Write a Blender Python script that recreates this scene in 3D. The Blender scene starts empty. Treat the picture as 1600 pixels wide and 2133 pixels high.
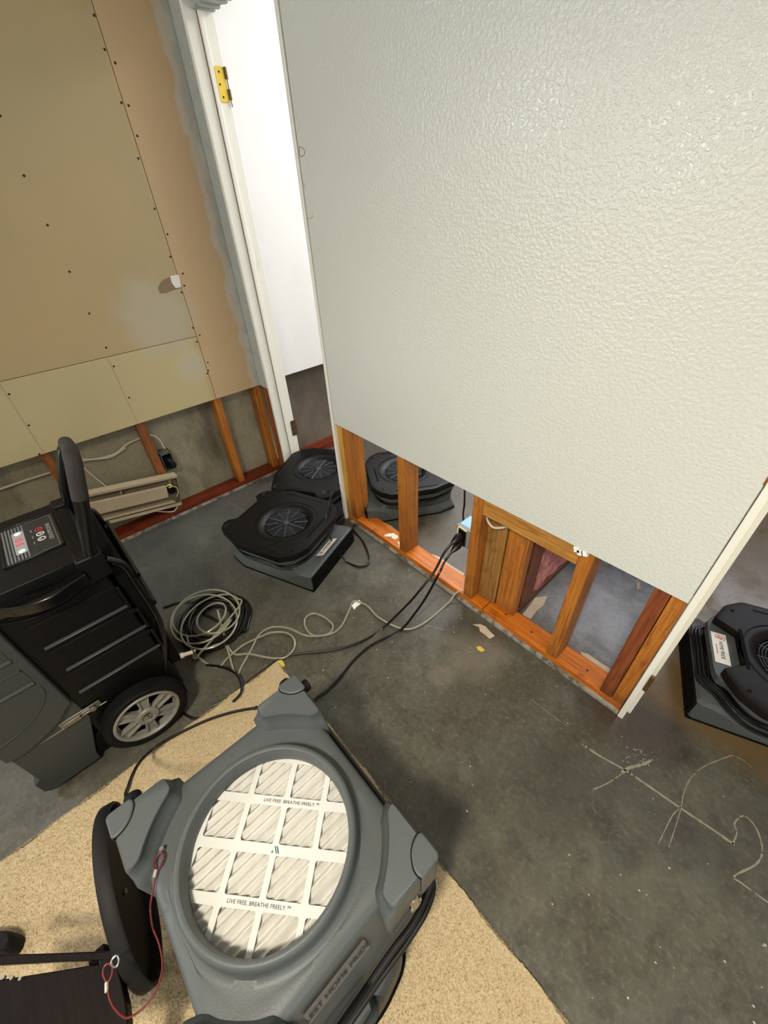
import bpy, bmesh, math, random
from math import sin, cos, pi, radians, hypot, atan2
from mathutils import Vector, Matrix
random.seed(7)
SC = bpy.context.scene
COL = SC.collection

# ---------------------------------------------------------------- camera
F_PX = 850.977
RW = [[0.670852, 0.740201, -0.045377], [0.434916, -0.442255, -0.784384], [-0.600671, 0.506471, -0.618613]]        # rows: image x (right), image y (down), forward, in world axes
cd = bpy.data.cameras.new('camera'); cam = bpy.data.objects.new('camera', cd); COL.objects.link(cam)
rx, ry, rz = (Vector(r) for r in RW)
M = Matrix((rx, -ry, -rz)).transposed().to_4x4()
M.translation = Vector((1.4765, -0.9951, 1.45))
cam.matrix_world = M
cd.sensor_fit = 'VERTICAL'; cd.sensor_height = 36.0; cd.lens = 36.0 * F_PX / 2133.0
cd.clip_start = 0.02; cd.clip_end = 60
SC.camera = cam

# ---------------------------------------------------------------- world, lights, exposure
W = bpy.data.worlds.new('world'); SC.world = W; W.use_nodes = True
bg = W.node_tree.nodes['Background']; bg.inputs[0].default_value = (0.75, 0.85, 1.0, 1); bg.inputs[1].default_value = 0.6
def area(name, loc, target, sx, sy, power, col):
    l = bpy.data.lights.new(name, 'AREA'); l.shape = 'RECTANGLE'; l.size = sx; l.size_y = sy
    l.energy = power; l.color = col
    o = bpy.data.objects.new(name, l); COL.objects.link(o); o.location = loc
    o.rotation_euler = (Vector(target) - Vector(loc)).to_track_quat('-Z', 'Y').to_euler()
    return o
def spot(name, loc, target, power, col, ang, blend, size):
    l = bpy.data.lights.new(name, 'SPOT'); l.energy = power; l.color = col; l.spot_size = radians(ang); l.spot_blend = blend; l.shadow_soft_size = size
    o = bpy.data.objects.new(name, l); COL.objects.link(o); o.location = loc
    o.rotation_euler = (Vector(target) - Vector(loc)).to_track_quat('-Z', 'Y').to_euler()
spot('ceiling_lamp_light', (1.60, -1.70, 2.36), (1.30, -0.75, 0), 180, (1.0, 0.92, 0.77), 112, 1.0, .12)
area('rear_window_light', (-0.2, -4.28, 1.62), (0.6, 0, 1.0), 1.3, 1.0, 36, (0.97, 0.98, 1.0))
area('side_window_light', (3.88, -1.6, 1.5), (0.5, -0.6, 0.9), 1.2, 0.9, 18, (0.86, 0.93, 1.0))
area('basement_window_light', (-0.735, -2.35, 1.80), (0.8, 0, 1.3), 0.36, 0.34, 13, (0.9, 0.96, 1.0))
area('back_room_window_light', (0.15, 2.74, 1.72), (0.2, 0, 0.2), 1.5, 1.0, 40, (0.86, 0.92, 1.0))
area('back_room_lamp_light', (-0.1, 1.2, 2.36), (-0.1, 1.0, 0), 0.5, 0.5, 15, (1.0, 0.97, 0.94))
area('right_back_window_light', (1.9, 2.74, 1.72), (1.5, 0.2, 0.0), 1.2, 0.9, 17, (0.92, 0.95, 1.0))
SC.view_settings.view_transform = 'Standard'; SC.view_settings.look = 'None'
SC.view_settings.gamma = 1; SC.view_settings.use_curve_mapping = False
SC.view_settings.exposure = 0.3

# ---------------------------------------------------------------- materials
def rgb(h):
    h = h.lstrip('#'); c = [int(h[i:i+2], 16) / 255 for i in (0, 2, 4)]
    return tuple((x / 12.92 if x <= .04045 else ((x + .055) / 1.055) ** 2.4) for x in c) + (1,)
class MB:
    """material builder"""
    def __init__(s, name, col, rough=.5, metal=0, spec=.5):
        s.m = bpy.data.materials.new(name); s.m.use_nodes = True; s.nt = s.m.node_tree; s.n = s.nt.nodes; s.l = s.nt.links
        s.b = s.n['Principled BSDF']; s.b.inputs['Base Color'].default_value = col
        s.b.inputs['Roughness'].default_value = rough; s.b.inputs['Metallic'].default_value = metal
        s.b.inputs['Specular IOR Level'].default_value = spec
        s.col = None; s.colv = col; s.h = None
    def co(s, scale=(1, 1, 1), world=True):
        if world:
            g = s.n.new('ShaderNodeNewGeometry'); out = g.outputs['Position']
        else:
            g = s.n.new('ShaderNodeTexCoord'); out = g.outputs['Object']
        mp = s.n.new('ShaderNodeMapping'); mp.inputs['Scale'].default_value = scale
        s.l.new(out, mp.inputs[0]); return mp.outputs[0]
    def noise(s, scale=5, detail=4, rough=.55, vscale=(1, 1, 1), world=True, dist=0):
        t = s.n.new('ShaderNodeTexNoise'); t.inputs['Scale'].default_value = scale
        t.inputs['Detail'].default_value = detail; t.inputs['Roughness'].default_value = rough; t.inputs['Distortion'].default_value = dist
        s.l.new(s.co(vscale, world), t.inputs['Vector']); return t.outputs['Fac']
    def vor(s, scale=5, vscale=(1, 1, 1), feature='F1', world=True):
        t = s.n.new('ShaderNodeTexVoronoi'); t.inputs['Scale'].default_value = scale; t.feature = feature
        s.l.new(s.co(vscale, world), t.inputs['Vector']); return t.outputs['Distance']
    def ramp(s, fac, a, b, lo=0., hi=1.):
        r = s.n.new('ShaderNodeMapRange'); r.inputs[1].default_value = a; r.inputs[2].default_value = b
        r.inputs[3].default_value = lo; r.inputs[4].default_value = hi; r.clamp = True
        s.l.new(fac, r.inputs[0]); return r.outputs[0]
    def math(s, op, a, b):
        r = s.n.new('ShaderNodeMath'); r.operation = op
        for i, v in enumerate((a, b)):
            if isinstance(v, (int, float)): r.inputs[i].default_value = v
            else: s.l.new(v, r.inputs[i])
        return r.outputs[0]
    def pos(s, axis):
        g = s.n.new('ShaderNodeNewGeometry'); x = s.n.new('ShaderNodeSeparateXYZ'); s.l.new(g.outputs['Position'], x.inputs[0]); return x.outputs[axis]
    def mix(s, fac, c2, c1=None):
        r = s.n.new('ShaderNodeMix'); r.data_type = 'RGBA'
        s.l.new(fac, r.inputs['Factor'])
        cur = s.col if c1 is None else c1
        if cur is None: r.inputs['A'].default_value = s.colv
        elif isinstance(cur, tuple): r.inputs['A'].default_value = cur
        else: s.l.new(cur, r.inputs['A'])
        r.inputs['B'].default_value = c2
        s.col = r.outputs['Result']; s.l.new(s.col, s.b.inputs['Base Color']); return s
    def rough(s, sock): s.l.new(sock, s.b.inputs['Roughness']); return s
    def bump(s, h, strength=.3, dist=.002):
        b = s.n.new('ShaderNodeBump'); b.inputs['Strength'].default_value = strength; b.inputs['Distance'].default_value = dist
        s.l.new(h, b.inputs['Height'])
        if s.h is not None: s.l.new(s.h, b.inputs['Normal'])
        s.h = b.outputs[0]; s.l.new(s.h, s.b.inputs['Normal']); return s
    def emit(s, c, st):
        s.b.inputs['Emission Color'].default_value = c; s.b.inputs['Emission Strength'].default_value = st; return s
    def disc(s, x, y, r, soft=.3, ax=('X', 'Y')):
        """soft blob mask around a world position"""
        dx = s.math('SUBTRACT', s.pos(ax[0]), x); dy = s.math('SUBTRACT', s.pos(ax[1]), y)
        d = s.math('SQRT', s.math('ADD', s.math('MULTIPLY', dx, dx), s.math('MULTIPLY', dy, dy)), 0.)
        n = s.noise(9, 4); d = s.math('ADD', d, s.math('MULTIPLY', s.math('SUBTRACT', n, .5), r * 1.2))
        return s.ramp(d, r * (1 - soft), r * (1 + soft), 1., 0.)
def simple(name, col, rough=.5, metal=0, bump=0, bscale=300, var=0, spec=.5):
    m = MB(name, rgb(col), rough, metal, spec)
    if var:
        c = rgb(col); m.mix(m.ramp(m.noise(14, 4, world=False), .35, .7), tuple(x * (1 - var) for x in c[:3]) + (1,))
    if bump: m.bump(m.noise(bscale, 2, world=False), bump, .001)
    return m.m
def wood(name, c1, c2, c3, axis, rough=.5):
    sc = [48, 48, 48]; sc[axis] = 2.2
    m = MB(name, rgb(c1), rough)
    m.mix(m.ramp(m.noise(1.5, 5, vscale=tuple(sc), dist=.6), .4, .62), rgb(c2))
    sc2 = [120, 120, 120]; sc2[axis] = 5
    m.mix(m.ramp(m.noise(1.5, 3, vscale=tuple(sc2), dist=1.2), .5, .68, 0, .75), rgb(c3))
    m.mix(m.ramp(m.noise(9, 5), .62, .72, 0, .55), rgb(c3))
    if axis == 2:
        st = m.math('MULTIPLY', m.ramp(m.math('ADD', m.pos('Z'), m.math('MULTIPLY', m.noise(22, 4), .10)), .05, .16, 1, 0), .8); m.mix(st, rgb(c3))
    kn = m.ramp(m.vor(1.0, vscale=tuple(7 if i != axis else 3.2 for i in range(3))), .10, .045, 0, .7); m.mix(kn, rgb(c3))
    m.mix(m.ramp(m.noise(4, 6, .7), .56, .66, 0, .4), rgb(c3))
    m.bump(m.noise(2, 4, vscale=tuple(sc2)), .25, .001)
    return m.m

# painted wall with orange-peel texture
m = MB('painted_wall', rgb('#cdcec5'), .36, 0, .45)
m.mix(m.ramp(m.noise(1.2, 2), .35, .7), rgb('#cfd2ca'))
peel = m.ramp(m.noise(125, 2.5, .5), .38, .64)
m.bump(peel, .36, .0020)
m.rough(m.ramp(m.noise(60, 3), .35, .65, .19, .27))
PAINT = m.m
m = MB('white_paint_wall', rgb('#e6e4e0'), .55); m.mix(m.ramp(m.noise(5, 4), .5, .75, 0, .25), rgb('#c9c4bb')); m.bump(m.noise(60, 2), .08, .002); WHITEWALL = m.m
m = MB('white_gloss_trim', rgb('#e6e3d6'), .34); m.mix(m.ramp(m.noise(30, 5, vscale=(1, 1, .3)), .66, .74, 0, .25), rgb('#b0a792')); m.bump(m.noise(40, 3, vscale=(1, 1, .1)), .1, .001); TRIM = m.m
m = MB('gypsum_core', rgb('#99948a'), .9); m.mix(m.ramp(m.noise(30, 4), .45, .6), rgb('#5d584b')); m.bump(m.noise(200, 3), .4, .002); GYPSUM = m.m
# unfinished drywall paper with compound and stains
m = MB('drywall_paper', rgb('#b89e6f'), .62)
m.mix(m.ramp(m.noise(1.1, 3), .35, .65), rgb('#ad9a72'))
m.mix(m.ramp(m.noise(260, 2), .5, .8, 0, .2), rgb('#a08f68'))
strip = m.ramp(m.pos('Y'), -.285, -.262, 0, .75); m.mix(strip, rgb('#c2a27a'))
low = m.ramp(m.pos('Z'), .919, .9165, 0, .7); lowl = m.math('MULTIPLY', low, m.ramp(m.pos('Y'), -.30, -.27, 1, 0)); m.mix(lowl, rgb('#bfb083'))
m.mix(m.math('MULTIPLY', m.disc(-.42, 1.03, .15, .35, ('Y', 'Z')), .6), rgb('#b3ab98'))
m.mix(m.math('MULTIPLY', m.disc(-.34, .79, .075, .3, ('Y', 'Z')), .6), rgb('#bab29a'))
n = m.math('MULTIPLY', m.math('SUBTRACT', m.noise(7, 5, .6), .5), .12)
edge = m.math('ADD', m.pos('Y'), n)
m.mix(m.ramp(edge, -.062, -.05, 0, .75), rgb('#c3bbaa'))
m.mix(m.ramp(edge, -.036, -.026, 0, 1), rgb('#b2aea2'))
m.mix(m.math('MULTIPLY', m.ramp(edge, -.036, -.026, 0, 1), m.ramp(m.noise(9, 4), .5, .6)), rgb('#c4bdb0'))
m.bump(m.noise(30, 4), .08, .003)
PAPER = m.m
m = MB('grey_painted_drywall', rgb('#a2a59b'), .5); m.mix(m.ramp(m.noise(20, 4), .45, .7, 0, .4), rgb('#8d8f86')); m.bump(m.noise(60, 2), .2, .002); GREYWALL = m.m
TORN = simple('torn_paper', '#8b725c', .8, var=.2)
DARKHOLE = simple('dark_screw', '#1a1512', .5, .3)
m = MB('bare_concrete_wall', rgb('#8f866c'), .85)
m.mix(m.ramp(m.noise(3, 6, .65), .35, .65), rgb('#a79e84')); m.mix(m.ramp(m.noise(2.2, 5, .7, vscale=(1, 1, .35)), .5, .68), rgb('#55503f'))
m.mix(m.ramp(m.noise(60, 3), .55, .8, 0, .4), rgb('#4c4638')); m.mix(m.ramp(m.pos('Y'), .06, .14, 0, .75), rgb('#594a43'))
m.bump(m.noise(25, 6, .7), .5, .006); CONCRETE = m.m
# floor slab
m = MB('concrete_floor', rgb('#4d4b41'), .42)
m.mix(m.ramp(m.noise(1.7, 6, .62), .38, .62), rgb('#5e5b4a'))
m.mix(m.ramp(m.noise(3.4, 6, .7), .48, .62, 0, .85), rgb('#39372e'))
m.mix(m.ramp(m.noise(6, 8, .8, dist=1.), .54, .66, 0, .6), rgb('#706c5e'))
m.mix(m.ramp(m.noise(11, 7, .8), .5, .68, 0, .55), rgb('#33302a'))
m.mix(m.ramp(m.noise(2.3, 4, vscale=(1, 1.3, 1)), .5, .7, 0, .5), rgb('#4d4333'))
m.mix(m.ramp(m.noise(140, 3, .7), .52, .72, 0, .5), rgb('#302f2a'))
m.mix(m.ramp(m.noise(45, 4, .8, vscale=(1, .45, 1)), .62, .75, 0, .5), rgb('#7a776c'))
m.mix(m.ramp(m.noise(70, 4, .75), .52, .68, 0, .4), rgb('#867d6a'))
m.mix(m.ramp(m.noise(24, 6, .8, dist=.5), .58, .72, 0, .3), rgb('#797162'))
m.mix(m.ramp(m.noise(16, 6, .8), .53, .66, 0, .55), rgb('#25231e'))
m.mix(m.ramp(m.noise(1.9, 5, .6), .5, .64, 0, .55), rgb('#37342c'))
m.mix(m.ramp(m.noise(2.7, 5, .6, vscale=(1.2, 1, 1)), .54, .68, 0, .45), rgb('#646457'))
m.mix(m.ramp(m.pos('X'), .45, -.2, 0, .45), rgb('#4b4f50'))
m.mix(m.math('MULTIPLY', m.disc(1.0, -.16, .10, .4), .5), rgb('#7b7062'))
m.mix(m.math('MULTIPLY', m.disc(.97, -.33, .045, .4), .55), rgb('#75695c'))
wet = m.disc(1.50, .06, .16, .35); m.mix(m.math('MULTIPLY', wet, .75), rgb('#3c2f24'))
bk = m.ramp(m.math('ADD', m.pos('Y'), m.math('MULTIPLY', m.noise(4, 4), .1)), .13, .24, 0, 1)
bkl = m.math('MULTIPLY', bk, m.ramp(m.math('ADD', m.pos('X'), m.math('MULTIPLY', m.noise(5, 4), .1)), .86, .93, 1, 0))
m.mix(m.math('MULTIPLY', bkl, m.ramp(m.noise(3, 5), .3, .6, .3, .8)), rgb('#54493d'))
bkr = m.math('MULTIPLY', bk, m.ramp(m.pos('X'), 1.42, 1.5, 0, .85)); m.mix(bkr, rgb('#6a5433'))
sp = m.ramp(m.vor(23), .045, .025, 0, 1); spn = m.ramp(m.noise(2.6, 3), .5, .64, 0, .8); m.mix(m.math('MULTIPLY', sp, spn), rgb('#a19a8c'))
sp2 = m.ramp(m.vor(61, vscale=(1, .8, 1)), .08, .04, 0, .7); m.mix(m.math('MULTIPLY', sp2, m.ramp(m.noise(4, 3), .5, .6)), rgb('#898377'))
wetr = m.math('MULTIPLY', wet, -.3)
bkright = m.math('MULTIPLY', bk, m.ramp(m.pos('X'), 1.0, 1.04, 0, 1)); m.mix(m.math('MULTIPLY', bkright, m.math('MULTIPLY', m.ramp(m.noise(12, 8, .78), .42, .58, .1, .9), m.ramp(m.pos('X'), 1.42, 1.48, 1, 0))), rgb('#818084'))
m.mix(m.math('MULTIPLY', m.math('MULTIPLY', m.disc(1.22, .38, .22, .5), bk), .5), rgb('#a3a6b0'))  # pale bluish window reflection painted into the slab colour
gl = m.math('MULTIPLY', m.math('MULTIPLY', bk, m.ramp(m.noise(6, 5, .65), .42, .6)), -.2)
m.rough(m.math('ADD', m.math('ADD', m.ramp(m.noise(5, 5), .3, .7, .40, .58), wetr), gl))
m.bump(m.noise(90, 5, .7), .35, .0015); m.bump(m.noise(6, 3), .15, .006)
FLOOR = m.m
m = MB('carpet_pile', rgb('#dfcaa4'), .95, 0, .1)
m.mix(m.ramp(m.noise(220, 3, .7), .42, .62), rgb('#c6ab7e')); m.mix(m.ramp(m.noise(3, 4), .5, .75, 0, .45), rgb('#d0b68c'))
m.bump(m.noise(260, 3, .8), .9, .006); m.bump(m.noise(60, 3), .4, .006); CARPET = m.m
STUD = wood('stud_wood', '#b8742c', '#a3601f', '#6d3a12', 2)
STUDRED = wood('red_stud_wood', '#8a4a24', '#7a3c1c', '#4c2410', 2)
STUDY = wood('yellow_stud_wood', '#c79a45', '#b98635', '#7d4f1a', 2)
STUDDK = wood('aged_stud_wood', '#8f5728', '#7b451c', '#40220e', 2)
PLATE = wood('wet_plate_wood', '#cd7419', '#b8600e', '#652d07', 0, .42)
PLATEY = wood('dark_plate_wood', '#7c2f14', '#66220d', '#351106', 1, .35)
BLOCK = wood('blocking_wood', '#c08a44', '#a8722f', '#6d4318', 0)
INSUL = MB('pink_insulation', rgb('#e59a94'), .95); INSUL.mix(INSUL.ramp(INSUL.noise(30, 4), .4, .65), rgb('#c0706a')); INSUL.bump(INSUL.noise(50, 4), .6, .008); INSUL = INSUL.m
BLACKP = simple('black_plastic', '#0b0b0c', .45, bump=.25, bscale=500)
BLACKG = simple('glossy_black_plastic', '#060607', .22)
BLACKM = simple('matte_black', '#060606', .8)
FANTOP = simple('fan_top_plastic', '#070708', .42, bump=.3, bscale=500)
FANBROWN = simple('fan_top_dusty_plastic', '#150f0c', .5, bump=.3, bscale=500)
GREYP = simple('grey_moulded_plastic', '#4e5252', .45, bump=.3, bscale=420)
GREYF = simple('grey_fan_plastic', '#4b4f4d', .45, bump=.2, bscale=420)
GREYD = simple('dark_grey_plastic', '#383b3a', .45, bump=.2, bscale=420)
RUBBER = simple('rubber', '#090909', .7, bump=.3, bscale=200)
CORD = simple('black_cord_rubber', '#050506', .35)
HOSE = simple('clear_vinyl_hose', '#b3b199', .25, var=.15)
HOSE.node_tree.nodes['Principled BSDF'].inputs['Transmission Weight'].default_value = .35
STEEL = simple('chrome_steel', '#b5b2a8', .3, 1)
STEELD = simple('dull_steel', '#8e8a80', .45, .9)
WIREM = simple('grille_wire', '#54575b', .4, .4)
WHEELG = simple('grey_wheel_plastic', '#86857c', .45, .1)
BRASS = simple('brass', '#d2b545', .4, .6)
BRASSD = simple('tarnished_brass', '#6a5536', .45, .6)
BEIGE = simple('beige_enamel', '#b3a184', .45, .1, var=.1)
BEIGED = simple('beige_enamel_inner', '#8c7c62', .5, .1)
ALU = simple('heater_fins', '#6e675b', .5, .5)
WHITE = simple('white_card', '#efeee8', .6)
CARD = simple('filter_card', '#c9c8c2', .6)
FMEDIA = simple('filter_media', '#c8c5bd', .9, bump=.3, bscale=120)
INK = simple('print_ink', '#1d2732', .6)
TEAL = simple('logo_ink', '#1c5d6b', .6)
REDINK = simple('red_ink', '#b3392c', .6)
LABEL = simple('label_white', '#e2ddd2', .5)
LABELG = simple('label_grey', '#8a8680', .5)
BLUEBOX = simple('blue_box_plastic', '#8fc3dc', .35, var=.2)
WHITEC = simple('white_cable', '#c4b8a4', .5)
REDC = simple('red_coated_wire', '#64150f', .45)
CRIMP = simple('crimp_sleeve', '#cfc8b6', .35, .6)
PANELD = simple('control_panel_film', '#25272b', .35)
STRIPE = simple('panel_stripe', '#6b6f74', .45)
DISPLAY = simple('display_window', '#9a9c9c', .3)
LEDGE = simple('highlit_black_edge', '#353738', .32)  # black plastic greyed to paint the highlights along the side ledges
LEDR = MB('led_red', rgb('#c81e3a'), .4).emit(rgb('#ff2848'), .5).m
LEDW = MB('led_white', rgb('#ffffff'), .4).emit(rgb('#ffffff'), .35).m
DARKWOOD = wood('dark_brown_wood', '#150c08', '#100805', '#080403', 0, .4)
DEBRIS = simple('torn_drywall_paper', '#cdb9a3', .85, var=.25)
YELLOW = simple('yellow_foam', '#d8bd4a', .9, var=.2)
CHALK = MB('chalk_scratch', rgb('#88826e'), .9); CHALK = CHALK.m
LIDM = simple('lid_plastic', '#1b1918', .65)
SKYG = MB('window_glass', rgb('#dfe8ee'), .1).emit(rgb('#dcebff'), 2.5).m
LAMPG = MB('lamp_diffuser', rgb('#ffffff'), .5).emit(rgb('#fff0d8'), 4).m

for _m, _v in ((BLACKP, .2), (BLACKM, .15), (FANTOP, .28), (FANBROWN, .2), (RUBBER, .25), (LIDM, .25), (GREYP, .35), (GREYD, .35), (GREYF, .35)):
    _m.node_tree.nodes['Principled BSDF'].inputs['Specular IOR Level'].default_value = _v
DARKWOOD.node_tree.nodes['Principled BSDF'].inputs['Specular IOR Level'].default_value = .15
# ---------------------------------------------------------------- mesh helpers
def tag(o, label=None, cat=None, group=None, kind=None):
    if label: o['label'] = label
    if cat: o['category'] = cat
    if group: o['group'] = group
    if kind: o['kind'] = kind
    return o
def empty(name, loc=(0, 0, 0), rz=0):
    o = bpy.data.objects.new(name, None); COL.objects.link(o); o.location = loc; o.rotation_euler = (0, 0, rz); o.empty_display_size = .05; return o
def build(name, bm, mat, parent=None, smooth=True, world=True, bevel=0, seg=2, ang=35):
    """one mesh object; world=True: verts given in world space even under a moved parent"""
    me = bpy.data.meshes.new(name)
    bmesh.ops.recalc_face_normals(bm, faces=bm.faces)
    if parent is not None and world:
        p = parent; L = Vector((0, 0, 0))
        while p is not None: L += p.location; p = p.parent
        bmesh.ops.translate(bm, verts=bm.verts, vec=-L)
    o = bpy.data.objects.new(name, me)
    bm.to_mesh(me); bm.free(); COL.objects.link(o)
    mats = mat if isinstance(mat, (list, tuple)) else [mat]
    for x in mats: me.materials.append(x)
    if smooth:
        for p in me.polygons: p.use_smooth = True
        if hasattr(me, 'set_sharp_from_angle'): me.set_sharp_from_angle(angle=radians(ang))
    if parent is not None: o.parent = parent
    if bevel:
        md = o.modifiers.new('bevel', 'BEVEL'); md.width = bevel; md.segments = seg; md.limit_method = 'ANGLE'; md.angle_limit = radians(38)
    return o
def NB(): return bmesh.new()
def box(bm, x0, x1, y0, y1, z0, z1, mi=0):
    vs = [bm.verts.new((x, y, z)) for x in (x0, x1) for y in (y0, y1) for z in (z0, z1)]
    for f in ((0, 1, 3, 2), (4, 6, 7, 5), (0, 4, 5, 1), (2, 3, 7, 6), (0, 2, 6, 4), (1, 5, 7, 3)):
        bm.faces.new([vs[i] for i in f]).material_index = mi
    return bm
def obox(bm, c, ax, ay, az, hx, hy, hz):
    c = Vector(c); ax = Vector(ax).normalized(); ay = Vector(ay).normalized(); az = Vector(az).normalized()
    vs = [bm.verts.new(c + ax * i * hx + ay * j * hy + az * k * hz) for i in (-1, 1) for j in (-1, 1) for k in (-1, 1)]
    for f in ((0, 1, 3, 2), (4, 6, 7, 5), (0, 4, 5, 1), (2, 3, 7, 6), (0, 2, 6, 4), (1, 5, 7, 3)): bm.faces.new([vs[i] for i in f])
    return bm
def loft(bm, rings, cap0=True, cap1=True, closed=True, mi=0):
    R = [[bm.verts.new(p) for p in r] for r in rings]; n = len(R[0])
    for a, b in zip(R, R[1:]):
        for i in range(n if closed else n - 1):
            j = (i + 1) % n
            try: bm.faces.new((a[i], a[j], b[j], b[i])).material_index = mi
            except ValueError: pass
    if closed and cap0: bm.faces.new(R[0][::-1])
    if closed and cap1: bm.faces.new(R[-1])
    return bm
def spline(pts, n=10, closed=False):
    P = [Vector(p) for p in pts]; out = []; N = len(P)
    rng = range(N) if closed else range(N - 1)
    for i in rng:
        if closed: a, b, c, d = P[(i - 1) % N], P[i], P[(i + 1) % N], P[(i + 2) % N]
        else: a, b, c, d = P[max(i - 1, 0)], P[i], P[i + 1], P[min(i + 2, N - 1)]
        for k in range(n):
            t = k / n
            out.append(.5 * ((2 * b) + (c - a) * t + (2 * a - 5 * b + 4 * c - d) * t * t + (3 * b - a - 3 * c + d) * t ** 3))
    if not closed: out.append(P[-1])
    return out
def tube(bm, pts, r, n=10, closed=False, sm=8, raw=False, rad=None):
    P = [Vector(p) for p in pts] if raw else spline(pts, sm, closed)
    T = []
    N = len(P)
    for i in range(N):
        a = P[(i - 1) % N] if closed else P[max(i - 1, 0)]; b = P[(i + 1) % N] if closed else P[min(i + 1, N - 1)]
        t = (b - a); T.append(t.normalized() if t.length > 1e-9 else Vector((0, 0, 1)))
    u = T[0].orthogonal().normalized(); rings = []
    for i, (p, t) in enumerate(zip(P, T)):
        u = (u - t * u.dot(t)); u = u.normalized() if u.length > 1e-9 else t.orthogonal().normalized()
        v = t.cross(u); rr = rad[i] if rad else r
        rings.append([p + (u * cos(2 * pi * k / n) + v * sin(2 * pi * k / n)) * rr for k in range(n)])
    if closed:
        R = [[bm.verts.new(q) for q in r_] for r_ in rings]
        # pick the rotation offset that closes the seam cleanly
        best = min(range(n), key=lambda s_: (R[-1][0].co - R[0][s_].co).length)
        for a in range(N):
            A = R[a]; B = R[(a + 1) % N]; off = best if a == N - 1 else 0
            for k in range(n):
                bm.faces.new((A[k], A[(k + 1) % n], B[(k + 1 + off) % n], B[(k + off) % n]))
    else: loft(bm, rings)
    return bm
def cyl(bm, a, b, r, r2=None, n=24):
    a = Vector(a); b = Vector(b); t = (b - a).normalized(); u = t.orthogonal().normalized(); v = t.cross(u); r2 = r if r2 is None else r2
    return loft(bm, [[p + (u * cos(2 * pi * k / n) + v * sin(2 * pi * k / n)) * q for k in range(n)] for p, q in ((a, r), (b, r2))])
def lathe(bm, prof, c, ax, n=48, close=True):
    """prof: list of (radius, height along ax)"""
    c = Vector(c); t = Vector(ax).normalized(); u = t.orthogonal().normalized(); v = t.cross(u)
    R = [[bm.verts.new(c + t * h + (u * cos(2 * pi * k / n) + v * sin(2 * pi * k / n)) * max(r, 1e-5)) for k in range(n)] for r, h in prof]
    L = len(R)
    for i in range(L if close else L - 1):
        a, b = R[i], R[(i + 1) % L]
        for k in range(n): bm.faces.new((a[k], a[(k + 1) % n], b[(k + 1) % n], b[k]))
    return bm
def prism(bm, poly, lo, hi, axis=2):
    """extrude a 2D polygon along an axis (0: poly=(y,z); 1: poly=(x,z); 2: poly=(x,y))"""
    def mk(p, h):
        return {0: (h, p[0], p[1]), 1: (p[0], h, p[1]), 2: (p[0], p[1], h)}[axis]
    return loft(bm, [[mk(p, lo) for p in poly], [mk(p, hi) for p in poly]])
def rpoly(pts, r, n=5):
    out = []; N = len(pts)
    for i in range(N):
        a, b, c = (Vector(pts[(i + k) % N]) for k in (-1, 0, 1))
        d1 = (a - b); d2 = (c - b); rr = min(r, d1.length * .48, d2.length * .48)
        p, q = b + d1.normalized() * rr, b + d2.normalized() * rr
        for k in range(n + 1):
            t = k / n; out.append(tuple((1 - t) ** 2 * p + 2 * t * (1 - t) * b + t * t * q))
    return out
def polar(poly, N=96, c=(0, 0)):
    """radius of a star-shaped polygon at N angles"""
    out = []
    for k in range(N):
        th = 2 * pi * k / N; d = Vector((cos(th), sin(th))); best = 1e-4
        for i in range(len(poly)):
            a = Vector(poly[i][:2]) - Vector(c); b = Vector(poly[(i + 1) % len(poly)][:2]) - Vector(c); e = b - a
            den = d.x * e.y - d.y * e.x
            if abs(den) < 1e-12: continue
            t = (a.x * e.y - a.y * e.x) / den; s_ = (a.x * d.y - a.y * d.x) / den
            if t > 0 and -1e-6 <= s_ <= 1 + 1e-6: best = max(best, t)
        out.append(best)
    return out
def pring(R, z, c=(0, 0), s=1.0, add=0.0, zf=None):
    N = len(R); out = []
    for k in range(N):
        th = 2 * pi * k / N; r = R[k] * s + add if not isinstance(R, float) else R
        x, y = c[0] + cos(th) * r, c[1] + sin(th) * r
        out.append((x, y, zf(x, y) if zf else z))
    return out
def text(name, s, size, loc, ang, mat, parent, flat=None, align='CENTER', extr=.0003, M3=None, sx=1.0, spacing=1.0):
    cu = bpy.data.curves.new(name, 'FONT'); cu.body = s; cu.size = size; cu.align_x = align; cu.align_y = 'CENTER'; cu.extrude = extr; cu.space_character = spacing
    t = bpy.data.objects.new(name, cu); COL.objects.link(t)
    me = bpy.data.meshes.new_from_object(t); bpy.data.objects.remove(t); 
    bm = bmesh.new(); bm.from_mesh(me)
    X = Matrix.Rotation(ang, 4, 'Z') if M3 is None else M3.to_4x4()
    bmesh.ops.transform(bm, matrix=Matrix.Translation(Vector(loc)) @ X @ Matrix.Diagonal((sx, 1, 1, 1)), verts=bm.verts)
    return build(name, bm, mat, parent, smooth=False, world=(flat is None))
def dup_tree(o, parent=None):
    c = o.copy(); COL.objects.link(c); c.parent = parent
    for ch in list(o.children): dup_tree(ch, c)
    return c

CUT = 0.592; CEIL = 2.44; XA = -0.755

# ================================================================ structure
def struct(name, bm, mat, parent=None, **k):
    o = build(name, bm, mat, parent, **k)
    if parent is None: tag(o, kind='structure')
    return o
fl = struct('floor', box(NB(), -.9, 4.0, -4.5, 2.9, -.06, 0), FLOOR, smooth=False)
struct('ceiling', box(NB(), -.9, 4.0, -4.5, 2.9, CEIL, CEIL + .05), WHITEWALL, smooth=False)
bm = NB(); box(bm, -.9, -.86, -4.5, 2.9, CUT + .5, CEIL); box(bm, -1.05, -.86, -4.5, 2.9, 0, 1.25)
struct('wall_foundation', bm, CONCRETE, smooth=False)
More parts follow.
